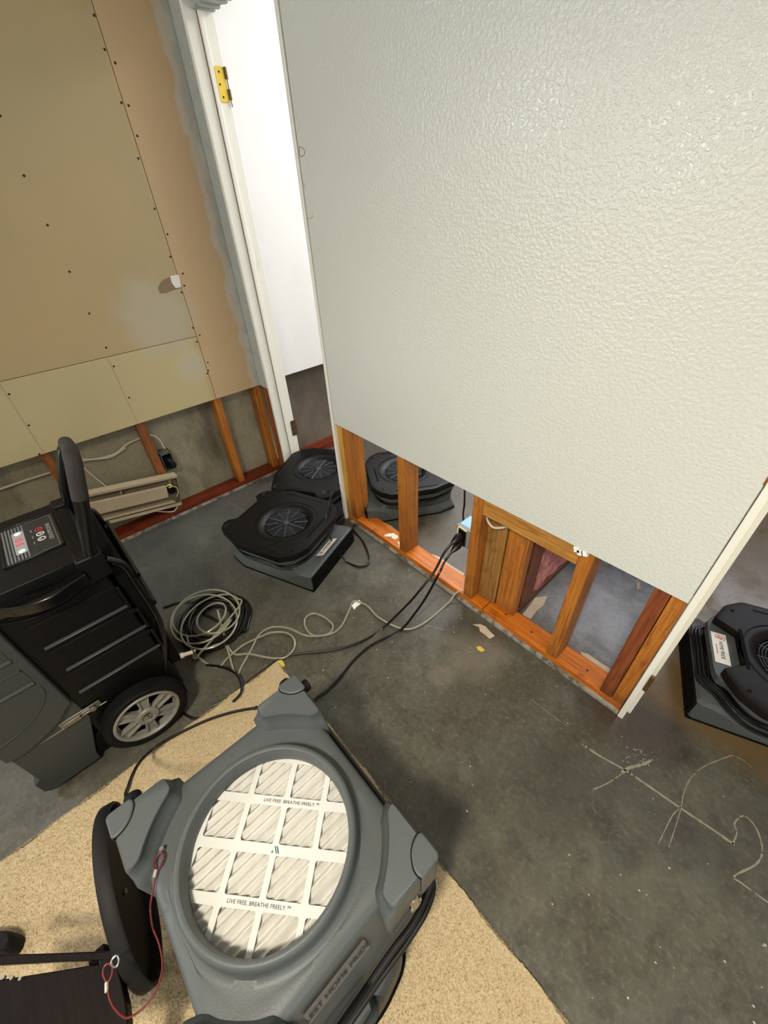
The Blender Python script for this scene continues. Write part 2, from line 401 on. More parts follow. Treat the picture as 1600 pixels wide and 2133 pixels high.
# walls behind the camera and to the side (window openings)
bm = NB(); y0, y1 = -4.4, -4.3
for q in ((-.755, -.85, 0, CEIL), (.45, 4, 0, CEIL), (-.85, .45, 0, 1.12), (-.85, .45, 2.12, CEIL)): box(bm, q[0], q[1], y0, y1, q[2], q[3])
struct('wall_rear', bm, PAINT, smooth=False)
bm = NB()
for q in ((-4.4, -2.2, 0, CEIL), (-1., 2.9, 0, CEIL), (-2.2, -1., 0, 1.05), (-2.2, -1., 1.95, CEIL)): box(bm, 3.9, 4.0, q[0], q[1], q[2], q[3])
struct('wall_side', bm, PAINT, smooth=False)
bm = NB()
for q in ((-.755, -.6, 0, CEIL), (.9, 1.3, 0, CEIL), (2.5, 3.9, 0, CEIL), (-.6, .9, 0, 1.22), (-.6, .9, 2.22, CEIL), (1.3, 2.5, 0, 1.22), (1.3, 2.5, 2.22, CEIL)): box(bm, q[0], q[1], 2.76, 2.86, q[2], q[3])
struct('wall_back', bm, WHITEWALL, smooth=False)
for i, (a, b, c_, d, e, f) in enumerate(((-.85, .45, -4.36, -4.34, 1.12, 2.12), (-.6, .9, 2.80, 2.82, 1.22, 2.22), (1.3, 2.5, 2.80, 2.82, 1.22, 2.22))):
    w = struct('window_%d' % (i + 1), box(NB(), a, b, c_, d, e, f), SKYG, smooth=False)
    g = NB(); s_ = .035
    for q in ((a, b, e, e + s_), (a, b, f - s_, f), (a, a + s_, e, f), (b - s_, b, e, f), ((a + b) / 2 - .015, (a + b) / 2 + .015, e, f)): box(g, q[0], q[1], c_ - .02, d + .02, q[2], q[3])
    build('window_frame', g, TRIM, w, smooth=False)
w = struct('window_4', box(NB(), 3.94, 3.96, -2.2, -1., 1.05, 1.95), SKYG, smooth=False)
g = NB()
for q in ((-2.2, -1., 1.05, 1.085), (-2.2, -1., 1.915, 1.95), (-2.2, -2.165, 1.05, 1.95), (-1.035, -1., 1.05, 1.95)): box(g, 3.92, 3.98, q[0], q[1], q[2], q[3])
build('window_frame', g, TRIM, w, smooth=False)

w = struct('window_5', box(NB(), -.752, -.746, -2.62, -2.08, 1.62, 1.98), SKYG, smooth=False)
g = NB()
for q in ((-2.66, -2.04, 1.58, 1.62), (-2.66, -2.04, 1.98, 2.02), (-2.66, -2.62, 1.58, 2.02), (-2.08, -2.04, 1.58, 2.02)): box(g, -.754, -.738, q[0], q[1], q[2], q[3])
build('window_frame', g, TRIM, w, smooth=False)

# ---- left wall: unfinished drywall sheets above the flood cut, studs and plate below
WL = tag(empty('wall_left', (XA, -1, 0)), kind='structure')
T = .0127
for nm, y0, y1, z0, z1 in (('drywall_sheet', -4.3, -.2685, .9195, CEIL), ('drywall_sheet', -4.3, -.2685, CUT, .9175), ('drywall_sheet', -.2665, -.0005, CUT, CEIL)):
    build(nm, box(NB(), XA - T, XA, y0, y1, z0, z1), PAPER, WL, smooth=False, bevel=.0012, seg=1)
# screws
bm_list = [(-0.7550,-0.6716,1.6996),(-0.7550,-0.6810,1.5466),(-0.7550,-0.6780,1.4034),(-0.7550,-0.6751,1.2511),(-0.7550,-0.6726,1.0975),(-0.7550,-0.6675,0.9573),(-0.7550,-0.6705,0.8755),(-0.7550,-0.6655,0.7256),(-0.7550,-0.2747,1.8821),(-0.7550,-0.2530,1.8515),(-0.7550,-0.2747,1.7486),(-0.7550,-0.2521,1.7419),(-0.7550,-0.2547,1.6578),(-0.7550,-0.2776,1.5915),(-0.7550,-0.2761,1.4310),(-0.7550,-0.2556,1.3407),(-0.7550,-0.2733,1.2585),(-0.7550,-0.2415,1.1889),(-0.7550,-0.2516,1.1412),(-0.7550,-0.2739,1.1165),(-0.7550,-0.2724,0.9599),(-0.7550,-0.2511,0.9217),(-0.7550,-0.2750,0.8947),(-0.7550,-0.2525,0.7866),(-0.7550,-0.2722,0.7341),(-0.7550,-0.2628,0.7468),(-0.7550,-1.0704,0.8668),(-0.7550,-1.0709,0.7283),(-0.7550,-1.0958,0.5975),(-0.7550,-0.2741,1.9603)]
for p in bm_list:
    s_ = NB(); cyl(s_, (XA - .001, p[1], p[2]), (XA + .0008, p[1], p[2]), .0042, n=10); build('drywall_screw', s_, DARKHOLE, WL)
# torn paper patch by the seam
tp = [(-0.7550,-0.3697,1.1486),(-0.7550,-0.3547,1.1656),(-0.7550,-0.3357,1.1764),(-0.7550,-0.3071,1.1840),(-0.7550,-0.3016,1.1871),(-0.7550,-0.2648,1.1861),(-0.7550,-0.2628,1.1606),(-0.7550,-0.2679,1.1336),(-0.7550,-0.3094,1.1299),(-0.7550,-0.3447,1.1234),(-0.7550,-0.3692,1.1271)]
bm = NB(); vs = [bm.verts.new((XA + .0006, p[1], p[2])) for p in tp]; bm.faces.new(vs); build('torn_patch', bm, TORN, WL, smooth=False)
tp = [(-0.7550,-0.3016,1.1871),(-0.7550,-0.2641,1.1879),(-0.7550,-0.2636,1.1646),(-0.7550,-0.2687,1.1377),(-0.7550,-0.2934,1.1374),(-0.7550,-0.3034,1.1584)]
bm = NB(); vs = [bm.verts.new((XA + .0010, p[1], p[2])) for p in tp]; bm.faces.new(vs); build('torn_patch', bm, LABEL, WL, smooth=False)
# pencil lines over the lower studs
for y in (-.68, -1.08, -1.49):
    build('pencil_line', box(NB(), XA, XA + .0004, y, y + .0012, CUT, .915), DARKHOLE if False else TORN, WL, smooth=False)
# return around the corner towards the door jamb
build('corner_return', box(NB(), XA, -.662, 0, T, CUT, CEIL), GREYWALL, WL, smooth=False)
build('corner_return', box(NB(), XA - T, XA, 0, T, CUT, CEIL), GREYWALL, WL, smooth=False)
for y0 in (-.279, -.687, -1.100, -1.51, -1.92, -2.33):
    build('stud', box(NB(), XA - T - .082, XA - T, y0, y0 + .039, .038, CUT + .02), STUD if y0 > -.5 else STUDDK, WL, smooth=False, bevel=.003)
build('stud', box(NB(), XA - T - .082, XA - T, -.034, .006, .038, CUT + .02), STUD, WL, smooth=False, bevel=.003)
build('stud', box(NB(), XA - T + .002, -.664, .013, .105, .038, CUT + .02), STUDDK, WL, smooth=False, bevel=.003)
bm = box(NB(), XA - T - .088, XA - T, -4.3, .11, 0, .038); build('bottom_plate', bm, PLATEY, WL, smooth=False, bevel=.002)
bm = box(NB(), XA - T, XA, -4.3, .0, 0, .011); build('drywall_remnant', bm, GYPSUM, WL, smooth=False)
bm = box(NB(), XA - T - .088, -.662, .012, .105, 0, .037); build('bottom_plate', bm, PLATEY, WL, smooth=False, bevel=.002)
# far side of the doorway: white painted drywall
build('white_drywall_sheet', box(NB(), XA - T, XA, .1, 2.76, .60, CEIL), WHITEWALL, WL, smooth=False)
build('bottom_plate', box(NB(), XA - T - .088, XA - T, .11, 2.76, 0, .038), PLATEY, WL, smooth=False)
# concrete pocket side and header above the door
bm = box(NB(), -.75, -.05, .0, .114, 2.035, CEIL)
struct('wall_header', bm, GREYWALL, smooth=False, bevel=.004)
bm = NB()
for k in range(10):
    x = -.655 + k * .02; box(bm, x, x + .02, .03, .108, 1.985 + random.random() * .012, 2.036)
struct('trim_4', bm, GREYWALL, smooth=False)

# ---- partition wall with exposed studs
WR = tag(empty('wall_partition', (.7, .05, 0)), kind='structure')
bm = NB(); box(bm, -.032, 1.473, 0, T, CUT - .004, CEIL)
build('front_drywall', bm, PAINT, WR, smooth=False, bevel=.0015, seg=1)
build('back_drywall', box(NB(), -.032, 1.473, .1016, .114, .60, CEIL), WHITEWALL, WR, smooth=False)
# small scuffs in the paint near the left edge
dm = [(-0.0233,0.0000,1.5708),(-0.0271,0.0000,1.5498),(-0.0071,0.0000,1.5497),(0.0033,0.0000,1.5560),(0.0002,0.0000,1.5644),(-0.0146,0.0000,1.5713)]
bm = NB(); tube(bm, [(p[0], -.0003, p[2]) for p in dm], .0009, n=6, closed=True, sm=4); build('scuff_mark', bm, STUDDK, WR)
for q in ([(-0.0272,0.0000,1.4833),(-0.0236,0.0000,1.4756),(-0.0288,0.0000,1.4681)], [(-0.0441,0.0000,1.3867),(-0.0269,0.0000,1.3826),(-0.0024,0.0000,1.3840),(0.0032,-0.0000,1.3935)]):
    bm = NB(); tube(bm, [(p[0], -.0003, p[2]) for p in q], .0008, n=6); build('scuff_mark', bm, LABELG, WR)
# raw gypsum edge crumbs at the cut
bm = NB()
for k in range(3):
    x = 1.178 + k * .012; obox(bm, (x, .004, CUT - .012 - .005 * (k % 2)), (1, 0, .4), (0, 1, 0), (-.4, 0, 1), .008, .006, .009)
build('gypsum_crumb', bm, WHITE, WR, smooth=False)
for x0, x1, mt in ((-.036, .004, STUDY), (.006, .050, STUD), (.384, .426, STUD), (.787, .829, STUD), (1.187, 1.229, STUD), (1.394, 1.433, STUDRED), (1.435, 1.472, STUD)):
    build('stud', box(NB(), x0, x1, T, .1016, .038, CUT + .015), mt, WR, smooth=False, bevel=.0025)
MOLD = wood('mouldy_stud_wood', '#a5793f', '#956a34', '#5a3a18', 2)
build('stud', box(NB(), .831, .914, .062, .1, .038, CUT + .015), MOLD, WR, smooth=False, bevel=.002)
build('stud', box(NB(), .920, 1.004, .064, .1016, .038, CUT + .015), BLOCK if False else STUD, WR, smooth=False, bevel=.002)
build('bottom_plate', box(NB(), -.036, .893, T, .1016, 0, .038), PLATE, WR, smooth=False, bevel=.003)
build('bottom_plate', box(NB(), .8955, 1.472, T, .1016, 0, .038), PLATE, WR, smooth=False, bevel=.003)
build('blocking', box(NB(), .830, 1.186, T, .051, .512, .60), BLOCK, WR, smooth=False, bevel=.002)
bm = NB()
n = 60; top = []
for k in range(n + 1):
    x = 0.0 + 1.472 * k / n; top.append((x, .009 + .006 * random.random()))
for (a, ha), (b, hb) in zip(top, top[1:]):
    vs = [bm.verts.new(q) for q in ((a, 0, 0), (b, 0, 0), (b, 0, hb), (a, 0, ha), (a, T, 0), (b, T, 0), (b, T, hb), (a, T, ha))]
    for f in ((0, 1, 2, 3), (5, 4, 7, 6), (3, 2, 6, 7), (0, 4, 5, 1)): bm.faces.new([vs[i] for i in f])
build('drywall_remnant', bm, GYPSUM, WR, smooth=False)
for x in (.1, .28, .62, .98, 1.1, 1.33):
    s_ = NB(); cyl(s_, (x, .055, .0375), (x, .055, .0387), .004, n=8); build('plate_nail', s_, DARKHOLE, WR)
# adhesive blobs on plate
bm = NB()
for (x, y, r) in ((.27, .05, .014), (.28, .065, .012), (.3, .06, .018), (.355, .05, .016), (.26, .035, .009), (.37, .035, .012)):
    lathe(bm, [(r, .0375), (r * .9, .0405), (r * .4, .042), (.0001, .042)], (x, y, 0), (0, 0, 1), 12, False)
build('adhesive_blob', bm, LABEL, WR)
# door jambs (casings removed)
J1 = struct('trim_1', box(NB(), -.662, -.642, -.003, .112, 0, 2.04), TRIM, smooth=False, bevel=.002)
build('door_stop', box(NB(), -.643, -.632, .047, .062, 0, 2.02), TRIM, J1, smooth=False, bevel=.001)
build('jamb_groove', box(NB(), -.6422, -.6412, .0435, .0465, 0, 2.02), STUDDK, J1, smooth=False)
def hinge(x, y, z, s_, parent, mp, mb, pins=True):
    ym = y
    bm = NB(); prism(bm, rpoly([(ym - .022, z), (ym + .016, z), (ym + .016, z + .1), (ym - .022, z + .1)], .01), x, x + .0025 * s_, 0)
    h = build('hinge', bm, mp, parent, bevel=.0005, seg=1)
    for dz, dy in ((.015, -.008), (.05, -.012), (.085, -.006)):
        q = NB(); cyl(q, (x + .0018 * s_, ym + dy, z + dz), (x + .0032 * s_, ym + dy, z + dz), .0038, n=12); build('hinge_screw', q, DARKHOLE, h)
    if pins:
        q = NB()
        cyl(q, (x + .005 * s_, ym + .021, z + .066), (x + .005 * s_, ym + .021, z + .099), .0062, n=14)
        cyl(q, (x + .005 * s_, ym + .021, z + .008), (x + .005 * s_, ym + .021, z + .038), .0062, n=14)
        cyl(q, (x + .005 * s_, ym + .021, z - .012), (x + .005 * s_, ym + .021, z + .1), .0022, n=8)
        build('hinge_barrel', q, mb, h)
hinge(-.642, .090, 1.752, 1, J1, BRASS, BRASSD)
hinge(-.642, .106, .27, 1, J1, BRASSD, BRASSD, False)
struct('trim_2', box(NB(), -.055, -.0365, -.003, .112, 0, 2.04), TRIM, smooth=False, bevel=.002)
J3 = struct('trim_3', box(NB(), 1.4745, 1.4915, -.004, .116, 0, CEIL), TRIM, smooth=False, bevel=.002)
build('door_stop', box(NB(), 1.491, 1.502, .035, .06, 0, CEIL), TRIM, J3, smooth=False, bevel=.001)
build('paint_gap', box(NB(), 1.4733, 1.4743, -.0008, .002, .62, 1.0), DARKHOLE, J3, smooth=False)
build('paint_gap', box(NB(), 1.4700, 1.4745, -.0012, .002, .955, 1.25), STUDDK, J3, smooth=False)
q = NB()
for a, b in ((.205, .222), (.224, .242), (.244, .262), (.264, .28)): cyl(q, (1.4975, -.006, a), (1.4975, -.006, b), .0058, n=14)
build('hinge_barrel', q, BRASSD, J3)
# wall continues on the other side of the right doorway
struct('wall_right', box(NB(), 2.36, 3.9, 0, .114, 0, CEIL), PAINT, smooth=False)
# header over the right door
struct('wall_lintel', box(NB(), 1.4925, 2.36, 0, .114, 2.1, CEIL), PAINT, smooth=False)

# ---- stub wall in the back room with insulation
WS = tag(empty('wall_stub', (.96, 1, 0)), kind='structure')
build('bottom_plate', box(NB(), .915, 1.0, .1, 2.76, 0, .038), STUDRED, WS, smooth=False, bevel=.002)
build('stud', box(NB(), .93, 1.001, .124, .212, .038, .62), STUDRED, WS, smooth=False, bevel=.002)
for y0 in (.61, 1.02, 1.43, 1.84, 2.25):
    build('stud', box(NB(), .915, 1.0, y0, y0 + .038, .038, .62), STUDRED, WS, smooth=False, bevel=.002)
build('drywall_sheet', box(NB(), 1.0, 1.0127, .115, 2.76, .60, CEIL), WHITEWALL, WS, smooth=False)
build('drywall_sheet', box(NB(), .902, .9145, .115, 2.76, .0, CEIL), WHITEWALL, WS, smooth=False)
for a, b in ((.103, .123), (.214, .608), (.65, 1.018), (1.06, 1.428), (1.47, 1.838), (1.88, 2.248)):
    bm = NB(); n1, n2 = (14 if b - a > .1 else 2), 22
    g = [[bm.verts.new((.985 + .014 * random.random() - (.04 if i in (0, n1) else 0), a + (b - a) * i / n1, .039 + .57 * j / n2)) for j in range(n2 + 1)] for i in range(n1 + 1)]
    for i in range(n1):
        for j in range(n2): bm.faces.new((g[i][j], g[i + 1][j], g[i + 1][j + 1], g[i][j + 1]))
    tag(build('insulation', bm, INSUL, WS), kind='stuff')

# ================================================================ carpet
bm = NB(); pts = []
def edge(a, b, n, amp):
    for k in range(n):
        t = k / n; x = a[0] + (b[0] - a[0]) * t; y = a[1] + (b[1] - a[1]) * t
        d = Vector((b[1] - a[1], a[0] - b[0])).normalized(); r = (random.random() - .5) * 2 * amp + .004 * sin(k * .21)
        pts.append((x + d.x * r, y + d.y * r))
edge((.487, -.752), (3.85, -.722), 520, .0022); edge((3.85, -.722), (3.85, -4.25), 4, 0); edge((3.85, -4.25), (.50, -4.25), 4, 0); edge((.50, -4.25), (.487, -.752), 560, .0022)
prism(bm, pts[::-1], .0005, .013)
carpet = tag(build('carpet_piece', bm, CARPET, smooth=False, bevel=0), 'cut piece of beige carpet with ragged edges under the grey air scrubber', 'carpet')
bm = NB()
for k in range(15000):
    t = random.random()
    if random.random() < .45:
        x = .487 + random.random() ** 1.0 * 1.7; y = -.752 + .0152 * (x - .487) / 1.7 - abs(random.gauss(0, .004)) + .001
        ang = random.gauss(pi / 2, .7)
    else:
        y = -.752 - random.random() * 1.3; x = .487 + abs(random.gauss(0, .004)) - .001; ang = random.gauss(pi, .7)
    l = .003 + .006 * random.random() ; z = random.uniform(.004, .0135)
    d = Vector((cos(ang), sin(ang), random.uniform(-.2, .6))).normalized(); s_ = d.orthogonal().normalized() * .0006
    p = Vector((x, y, z)); v = [bm.verts.new(q) for q in (p - s_, p + s_, p + d * l)]; bm.faces.new(v)
tag(build('carpet_fringe', bm, CARPET, carpet, smooth=False), kind='stuff')
bm = NB(); random.seed(3)
for k in range(46000):
    # short tufts over the visible part of the pile
    x = .49 + random.random() * 1.35; y = -.755 - random.random() * 1.15
    if .93 < x < 1.34 and -1.22 < y < -.86: continue
    l = .004 + .004 * random.random(); a = random.random() * 2 * pi
    d = Vector((cos(a) * .6, sin(a) * .6, .8)); s_ = Vector((-sin(a), cos(a), 0)) * .0011
    p = Vector((x, y, .0128)); bm.faces.new([bm.verts.new(q) for q in (p - s_, p + s_, p + d * l)])
tag(build('carpet_tufts', bm, CARPET, carpet, smooth=False), kind='stuff')
bm = NB(); prism(bm, rpoly([(.478, -.80), (.474, -.752), (.49, -.732), (.52, -.738), (.50, -.77)], .008), .0, .008)
tag(build('foam_pad_scrap', bm, YELLOW, bevel=.002), 'small yellow foam padding scrap under the near-left corner of the carpet', 'foam scrap')

# ================================================================ air scrubber
SCX, SCY = 1.131, -1.041
AS = tag(empty('air_scrubber', (SCX, SCY, .014)), 'large grey square air scrubber with round white filter opening facing up', 'air scrubber')
N = 160
sq = rpoly([(-.245, -.218), (.238, -.218), (.238, .218), (-.245, .218)], .035, 8)
R0 = polar(sq, N)
sq2 = rpoly([(-.232, -.2), (.226, -.2), (.226, .2), (-.232, .2)], .04, 8); R1 = polar(sq2, N)
def blend(Ra, c_r, t): return [a * (1 - t) + c_r * t for a in Ra]
c2 = (SCX, SCY)
sqt = rpoly([(-.232, -.200), (.212, -.200), (.212, .207), (-.232, .207)], .03, 8); RT0 = polar(sqt, N)
sqm = rpoly([(-.238, -.206), (.246, -.206), (.246, .211), (-.238, .211)], .03, 8); RM0 = polar(sqm, N)
prof = [pring(R1, .02, c2, .97), pring(R1, .03, c2), pring(R1, .20, c2), pring(RM0, .22, c2, .985), pring(RM0, .235, c2), pring(RM0, .30, c2), pring(RT0, .438, c2), pring(RT0, .449, c2, 1, -.003), pring(RT0, .456, c2, 1, -.009), pring(RT0, .459, c2, 1, -.02)]
for t, z in ((.35, .461), (.7, .460), (.95, .460)): prof.append(pring(blend([r - .026 for r in RT0], .185, t), z, c2))
for r, z in ((.176, .461), (.1725, .466), (.171, .478), (.170, .490), (.167, .4965), (.162, .4985), (.157, .4965), (.155, .490), (.1545, .476), (.153, .472), (.1525, .455), (.1527, .4545)): prof.append(pring([r] * N, z, c2))
bm = loft(NB(), prof, True, False); lathe(bm, [(.17, .436), (.0001, .436)], (SCX, SCY, 0), (0, 0, 1), 48, False)
body = build('body', bm, GREYP, AS, ang=50)
# raised corner bumps with separate end caps
def bump(sx, sy, ex, ey):
    X = .244 if sx < 0 else .237; Y = .2165
    ax, ay = X - ex, Y - ey                        # extents measured inwards from the corner
    def outline(d):
        o = [(X - .004 + 0 * d, Y - .004)]
        pts_ = [(ax - d, Y + .001), (X + .001, Y + .001), (X + .001, ay - d)]
        a0 = atan2(ay, X - .03); a1 = atan2(Y - .03, ax); rr = hypot(ax + .006, Y - .03) - d
        for k in range(7):
            a = a0 + (a1 - a0) * (k / 6); r = .237 - d * 1.0
            pts_.append((cos(a) * r, sin(a) * r))
        return pts_
    def tr(p): return (SCX + sx * p[0], SCY + sy * p[1])
    rings = []
    for d, z in ((.024, .30), (.024, .457), (.012, .468), (.003, .492), (0, .498), (-.004, .501)):
        o = rpoly(outline(d), .012, 4)
        sh = 0 if z < .49 else (z - .492) * .6
        rings.append([(*tr((p[0] - sh * (p[0] > .1), p[1] - sh * (p[1] > .1))), z) for p in o])
    bm = loft(NB(), rings); return build('corner_bump', bm, GREYP, AS, ang=50)
for sx, sy in ((-1, 1), (-1, -1), (1, 1), (1, -1)):
    bump(sx, sy, .115, .105)
    # rounded corner cap with a visible seam
    X = .2485 if sx < 0 else .2415; Y = .2215
    pl_ = [(X - .052, Y), (X, Y), (X, Y - .05), (X - .018, Y - .052), (X - .04, Y - .038), (X - .05, Y - .02)]
    for mat_, d, z0, z1, nm in ((BLACKM, .0015, .400, .5018, 'cap_seam'), (GREYP, 0, .36, .504, 'corner_cap')):
        cx_ = X - .025; cy_ = Y - .025
        f = 1 + (.07 if nm == 'cap_seam' else 0)
        o = rpoly([(cx_ + (p[0] - cx_) * (f if p[0] < cx_ else 1 - (.06 if f > 1 else 0)), cy_ + (p[1] - cy_) * (f if p[1] < cy_ else 1 - (.06 if f > 1 else 0))) for p in pl_], .012, 5)
        o = [(SCX + sx * p[0], SCY + sy * p[1]) for p in o]
        build(nm, prism(NB(), o, z0, z1), mat_, AS, bevel=.004 if nm == 'corner_cap' else 0, seg=3)
# round rubber plugs at the caps
bm = NB(); cyl(bm, (SCX - .262, SCY + .192, .478), (SCX - .23, SCY + .192, .478), .015); cyl(bm, (SCX - .215, SCY + .236, .478), (SCX - .215, SCY + .2, .478), .015); build('cap_plug', bm, RUBBER, AS, bevel=.003)
bm = NB(); cyl(bm, (SCX - .268, SCY - .175, .474), (SCX - .235, SCY - .175, .474), .017); build('cap_plug', bm, RUBBER, AS, bevel=.004)
# filter: pleated media under a white card grid
bm = NB(); nx, ny = 150, 36; R_ = .1525; RF = .166
g = {}
for i in range(nx + 1):
    for j in range(ny + 1):
        x = -RF + 2 * RF * i / nx; y = -RF + 2 * RF * j / ny
        ph = (x / .0165) % 1.0; h = (1 - abs(2 * ph - 1)) * .011 + .0012 * sin(y * 190 + i // 5 * 2.1)
        g[i, j] = (x, y, .441 + h)
V = {}
for i in range(nx):
    for j in range(ny):
        q = [g[a] for a in ((i, j), (i + 1, j), (i + 1, j + 1), (i, j + 1))]
        if any(hypot(p[0], p[1]) > RF for p in q): continue
        vs = []
        for a in ((i, j), (i + 1, j), (i + 1, j + 1), (i, j + 1)):
            if a not in V: V[a] = bm.verts.new((SCX + g[a][0], SCY + g[a][1], g[a][2]))
            vs.append(V[a])
        bm.faces.new(vs)
FT = build('filter', bm, FMEDIA, AS)
U = Vector((cos(radians(42.2)), sin(radians(42.2)))); Vv = Vector((-U.y, U.x)); PIT = .0788
fo = Vector((1.142 - SCX, 0.0))   # grid origin (logo crossing) relative to the centre
bm = NB(); HW = .0062
def cell(i, j, sign):
    pass
# card grid as a plate with rounded square holes: strips plus fillets
def loc2(u, v): p = fo + U * u + Vv * v; return p
for axis in (0, 1):
    for k in range(-2, 3):
        hw = (.0085 if (axis == 1 and k in (-1, 0, 1)) else .0058)
        c0 = k * PIT
        cc = fo.dot(Vv if axis == 1 else U) + c0; L2 = .160 ** 2 - cc ** 2
        if L2 <= 0: continue
        L = math.sqrt(L2) - .001; oo = -fo.dot(U if axis == 1 else Vv)
        a, b = oo - L, oo + L
        q = [(a, c0 - hw), (b, c0 - hw), (b, c0 + hw), (a, c0 + hw)] if axis == 1 else [(c0 - hw, a), (c0 + hw, a), (c0 + hw, b), (c0 - hw, b)]
        z = .4540 if axis == 1 else .4537
        pts3 = [loc2(*p) for p in q]
        prism(bm, [(SCX + p.x, SCY + p.y) for p in pts3], z - .001, z)
for i in range(-2, 3):
    for j in range(-2, 3):
        for su in (-1, 1):
            for sv in (-1, 1):
                h = .0085 if j in (-1, 0, 1) else .0058; u0 = i * PIT + su * .0058; v0 = j * PIT + sv * h; f = .0042
                q = [loc2(u0 - su * .0005, v0 - sv * .0005), loc2(u0 + su * f, v0 - sv * .0005), loc2(u0 + su * f * .3, v0 + sv * f * .3), loc2(u0 - su * .0005, v0 + sv * f)]
                if any(p.length > .160 for p in q): continue
                prism(bm, [(SCX + p.x, SCY + p.y) for p in q], .4528, .4536)
gr = build('card_grid', bm, CARD, FT, smooth=False)
for v in (1, -1):
    p = loc2(.012 if v == 1 else -.004, v * PIT)
    text('printed_slogan', 'LIVE FREE. BREATHE FREELY.\u2122', .0082, (SCX + p.x, SCY + p.y, .4543), radians(42.2), INK, FT, extr=.0002, sx=1.03, spacing=1.05)
bm = NB()
for k, (u, w_) in enumerate(((.000, .0018), (.0042, .0018))):
    p0 = loc2(u - .001, .0055); p1 = loc2(u + .0045, -.0055); p2 = loc2(u + .007, -.0055); p3 = loc2(u + .0015, .0055)
    prism(bm, [(SCX + q.x, SCY + q.y) for q in (p0, p1, p2, p3)], .4541, .4544)
p = loc2(-.003, -.0035); cyl(bm, (SCX + p.x, SCY + p.y, .4541), (SCX + p.x, SCY + p.y, .4544), .0018, n=12)
build('printed_mark', bm, TEAL, FT, smooth=False)
# lower control housing on the side next to the camera
bm = NB(); o = rpoly([(1.33, -1.42), (1.412, -1.42), (1.412, -1.02), (1.398, -.955), (1.372, -.925), (1.33, -.92)], .02, 5)
loft(bm, [[(*p, z) for p in o] for z in (.016, .03, .19)] + [[(1.33 + (p[0] - 1.33) * .9, p[1] * 1 - .002, .205) for p in o]])
build('control_housing', bm, GREYD, AS, bevel=.004)
bm = NB(); o = rpoly([(1.33, -1.425), (1.417, -1.425), (1.417, -1.018), (1.402, -.95), (1.375, -.918), (1.33, -.91)], .02, 5); prism(bm, o, .014, .024); build('base_rim', bm, BLACKM, AS)
bm = NB(); tube(bm, [(1.40, -1.03, .21), (1.415, -1.04, .245), (1.418, -1.12, .255), (1.415, -1.22, .245), (1.40, -1.24, .21)], .008); build('housing_handle', bm, GREYD, AS)
# side label and latch
lq = [(1.3480, -1.115, .432), (1.3480, -.990, .432), (1.3590, -.988, .400), (1.3590, -1.115, .400)]
bm = NB(); vs = [bm.verts.new((p[0] + .0012, p[1], p[2])) for p in lq]; bm.faces.new(vs); bmesh.ops.solidify(bm, geom=bm.faces[:], thickness=.001)
LBL = build('label', bm, LABELG, AS, smooth=False)
dn = Vector((.011, 0, -.032)).normalized(); rt_ = Vector((0, 1, 0)); nn = rt_.cross(-dn)
text('label_text', 'LEST HOME PRIDE', .0165, (1.3535 + .0032, -1.052, .417), 0, INK, LBL, M3=Matrix((rt_, -dn, nn)).transposed(), extr=.0003)
bm = NB(); obox(bm, (1.369, -.886, .385), (0, 1, 0), dn, nn, .010, .022, .003); obox(bm, (1.373, -.886, .385), (0, 1, 0), dn, nn, .006, .014, .003); cyl(bm, (1.374, -.90, .372), (1.374, -.872, .372), .004)
build('latch', bm, STEEL, AS, bevel=.001)
bm = NB()
tube(bm, [(SCX - .20, SCY + .214, .43), (SCX - .1, SCY + .218, .40), (SCX + .05, SCY + .219, .385), (SCX + .2, SCY + .222, .37), (1.352, -.818, .345), (1.372, -.845, .33), (1.384, -.90, .325), (1.384, -.96, .32), (1.386, -1.04, .31), (1.388, -1.15, .30), (1.388, -1.26, .30)], .0065)
tube(bm, [(1.30, -.815, .25), (1.362, -.822, .27), (1.384, -.86, .27), (1.39, -.92, .265), (1.39, -1.0, .262), (1.392, -1.08, .262), (1.392, -1.26, .26)], .0065)
tube(bm, [(1.388, -1.02, .33), (1.392, -1.10, .345), (1.388, -1.2, .33)], .0055)
build('wrapped_cord', bm, CORD, AS)
# filter lid hanging on its tether beside the body
LC = Vector((.900, -1.335, .225)); LN = Vector((.129, .986, -.108)).normalized()
LD = tag(empty('filter_lid', LC), 'round dark plastic lid hanging on edge beside the grey air scrubber', 'lid')
bm = NB(); lathe(bm, [(.0001, -.017), (.165, -.017), (.180, -.014), (.185, -.008), (.185, .012), (.183, .015), (.178, .015), (.176, .010), (.176, -.006), (.16, -.009), (.0001, -.009)], LC, LN, 96, False)
build('lid_shell', bm, LIDM, LD, ang=40)
bm = NB(); cyl(bm, LC + LN * -.009, LC + LN * -.004, .006); build('lid_screw', bm, STEELD, LD, bevel=.001)
# red tether
RT = tag(empty('tether_wire', (1.0, -1.22, .47)), 'thin red coated wire tether looped at both ends linking scrubber top and lid', 'wire')
e1 = [(1.0003,-1.2050,0.4700),(1.0138,-1.2166,0.4700),(1.0234,-1.2216,0.4700),(1.0442,-1.2335,0.4700),(1.0607,-1.2438,0.4700),(1.0769,-1.2490,0.4700)]
e2 = [(1.1244,-1.2698,0.4000),(1.1407,-1.2770,0.4000),(1.1552,-1.2930,0.4000),(1.1582,-1.3150,0.4000),(1.1510,-1.3357,0.4000),(1.1336,-1.3459,0.4000),(1.1125,-1.3517,0.4000),(1.0910,-1.3517,0.4000)]
bm = NB(); e1 = [(p[0], p[1], .466) for p in e1]
mid = [(1.0682,-1.2701,0.3950),(1.0972,-1.2684,0.3950)]
tube(bm, e1[2:] + mid + e2, .0016, n=8); build('wire', bm, REDC, RT)
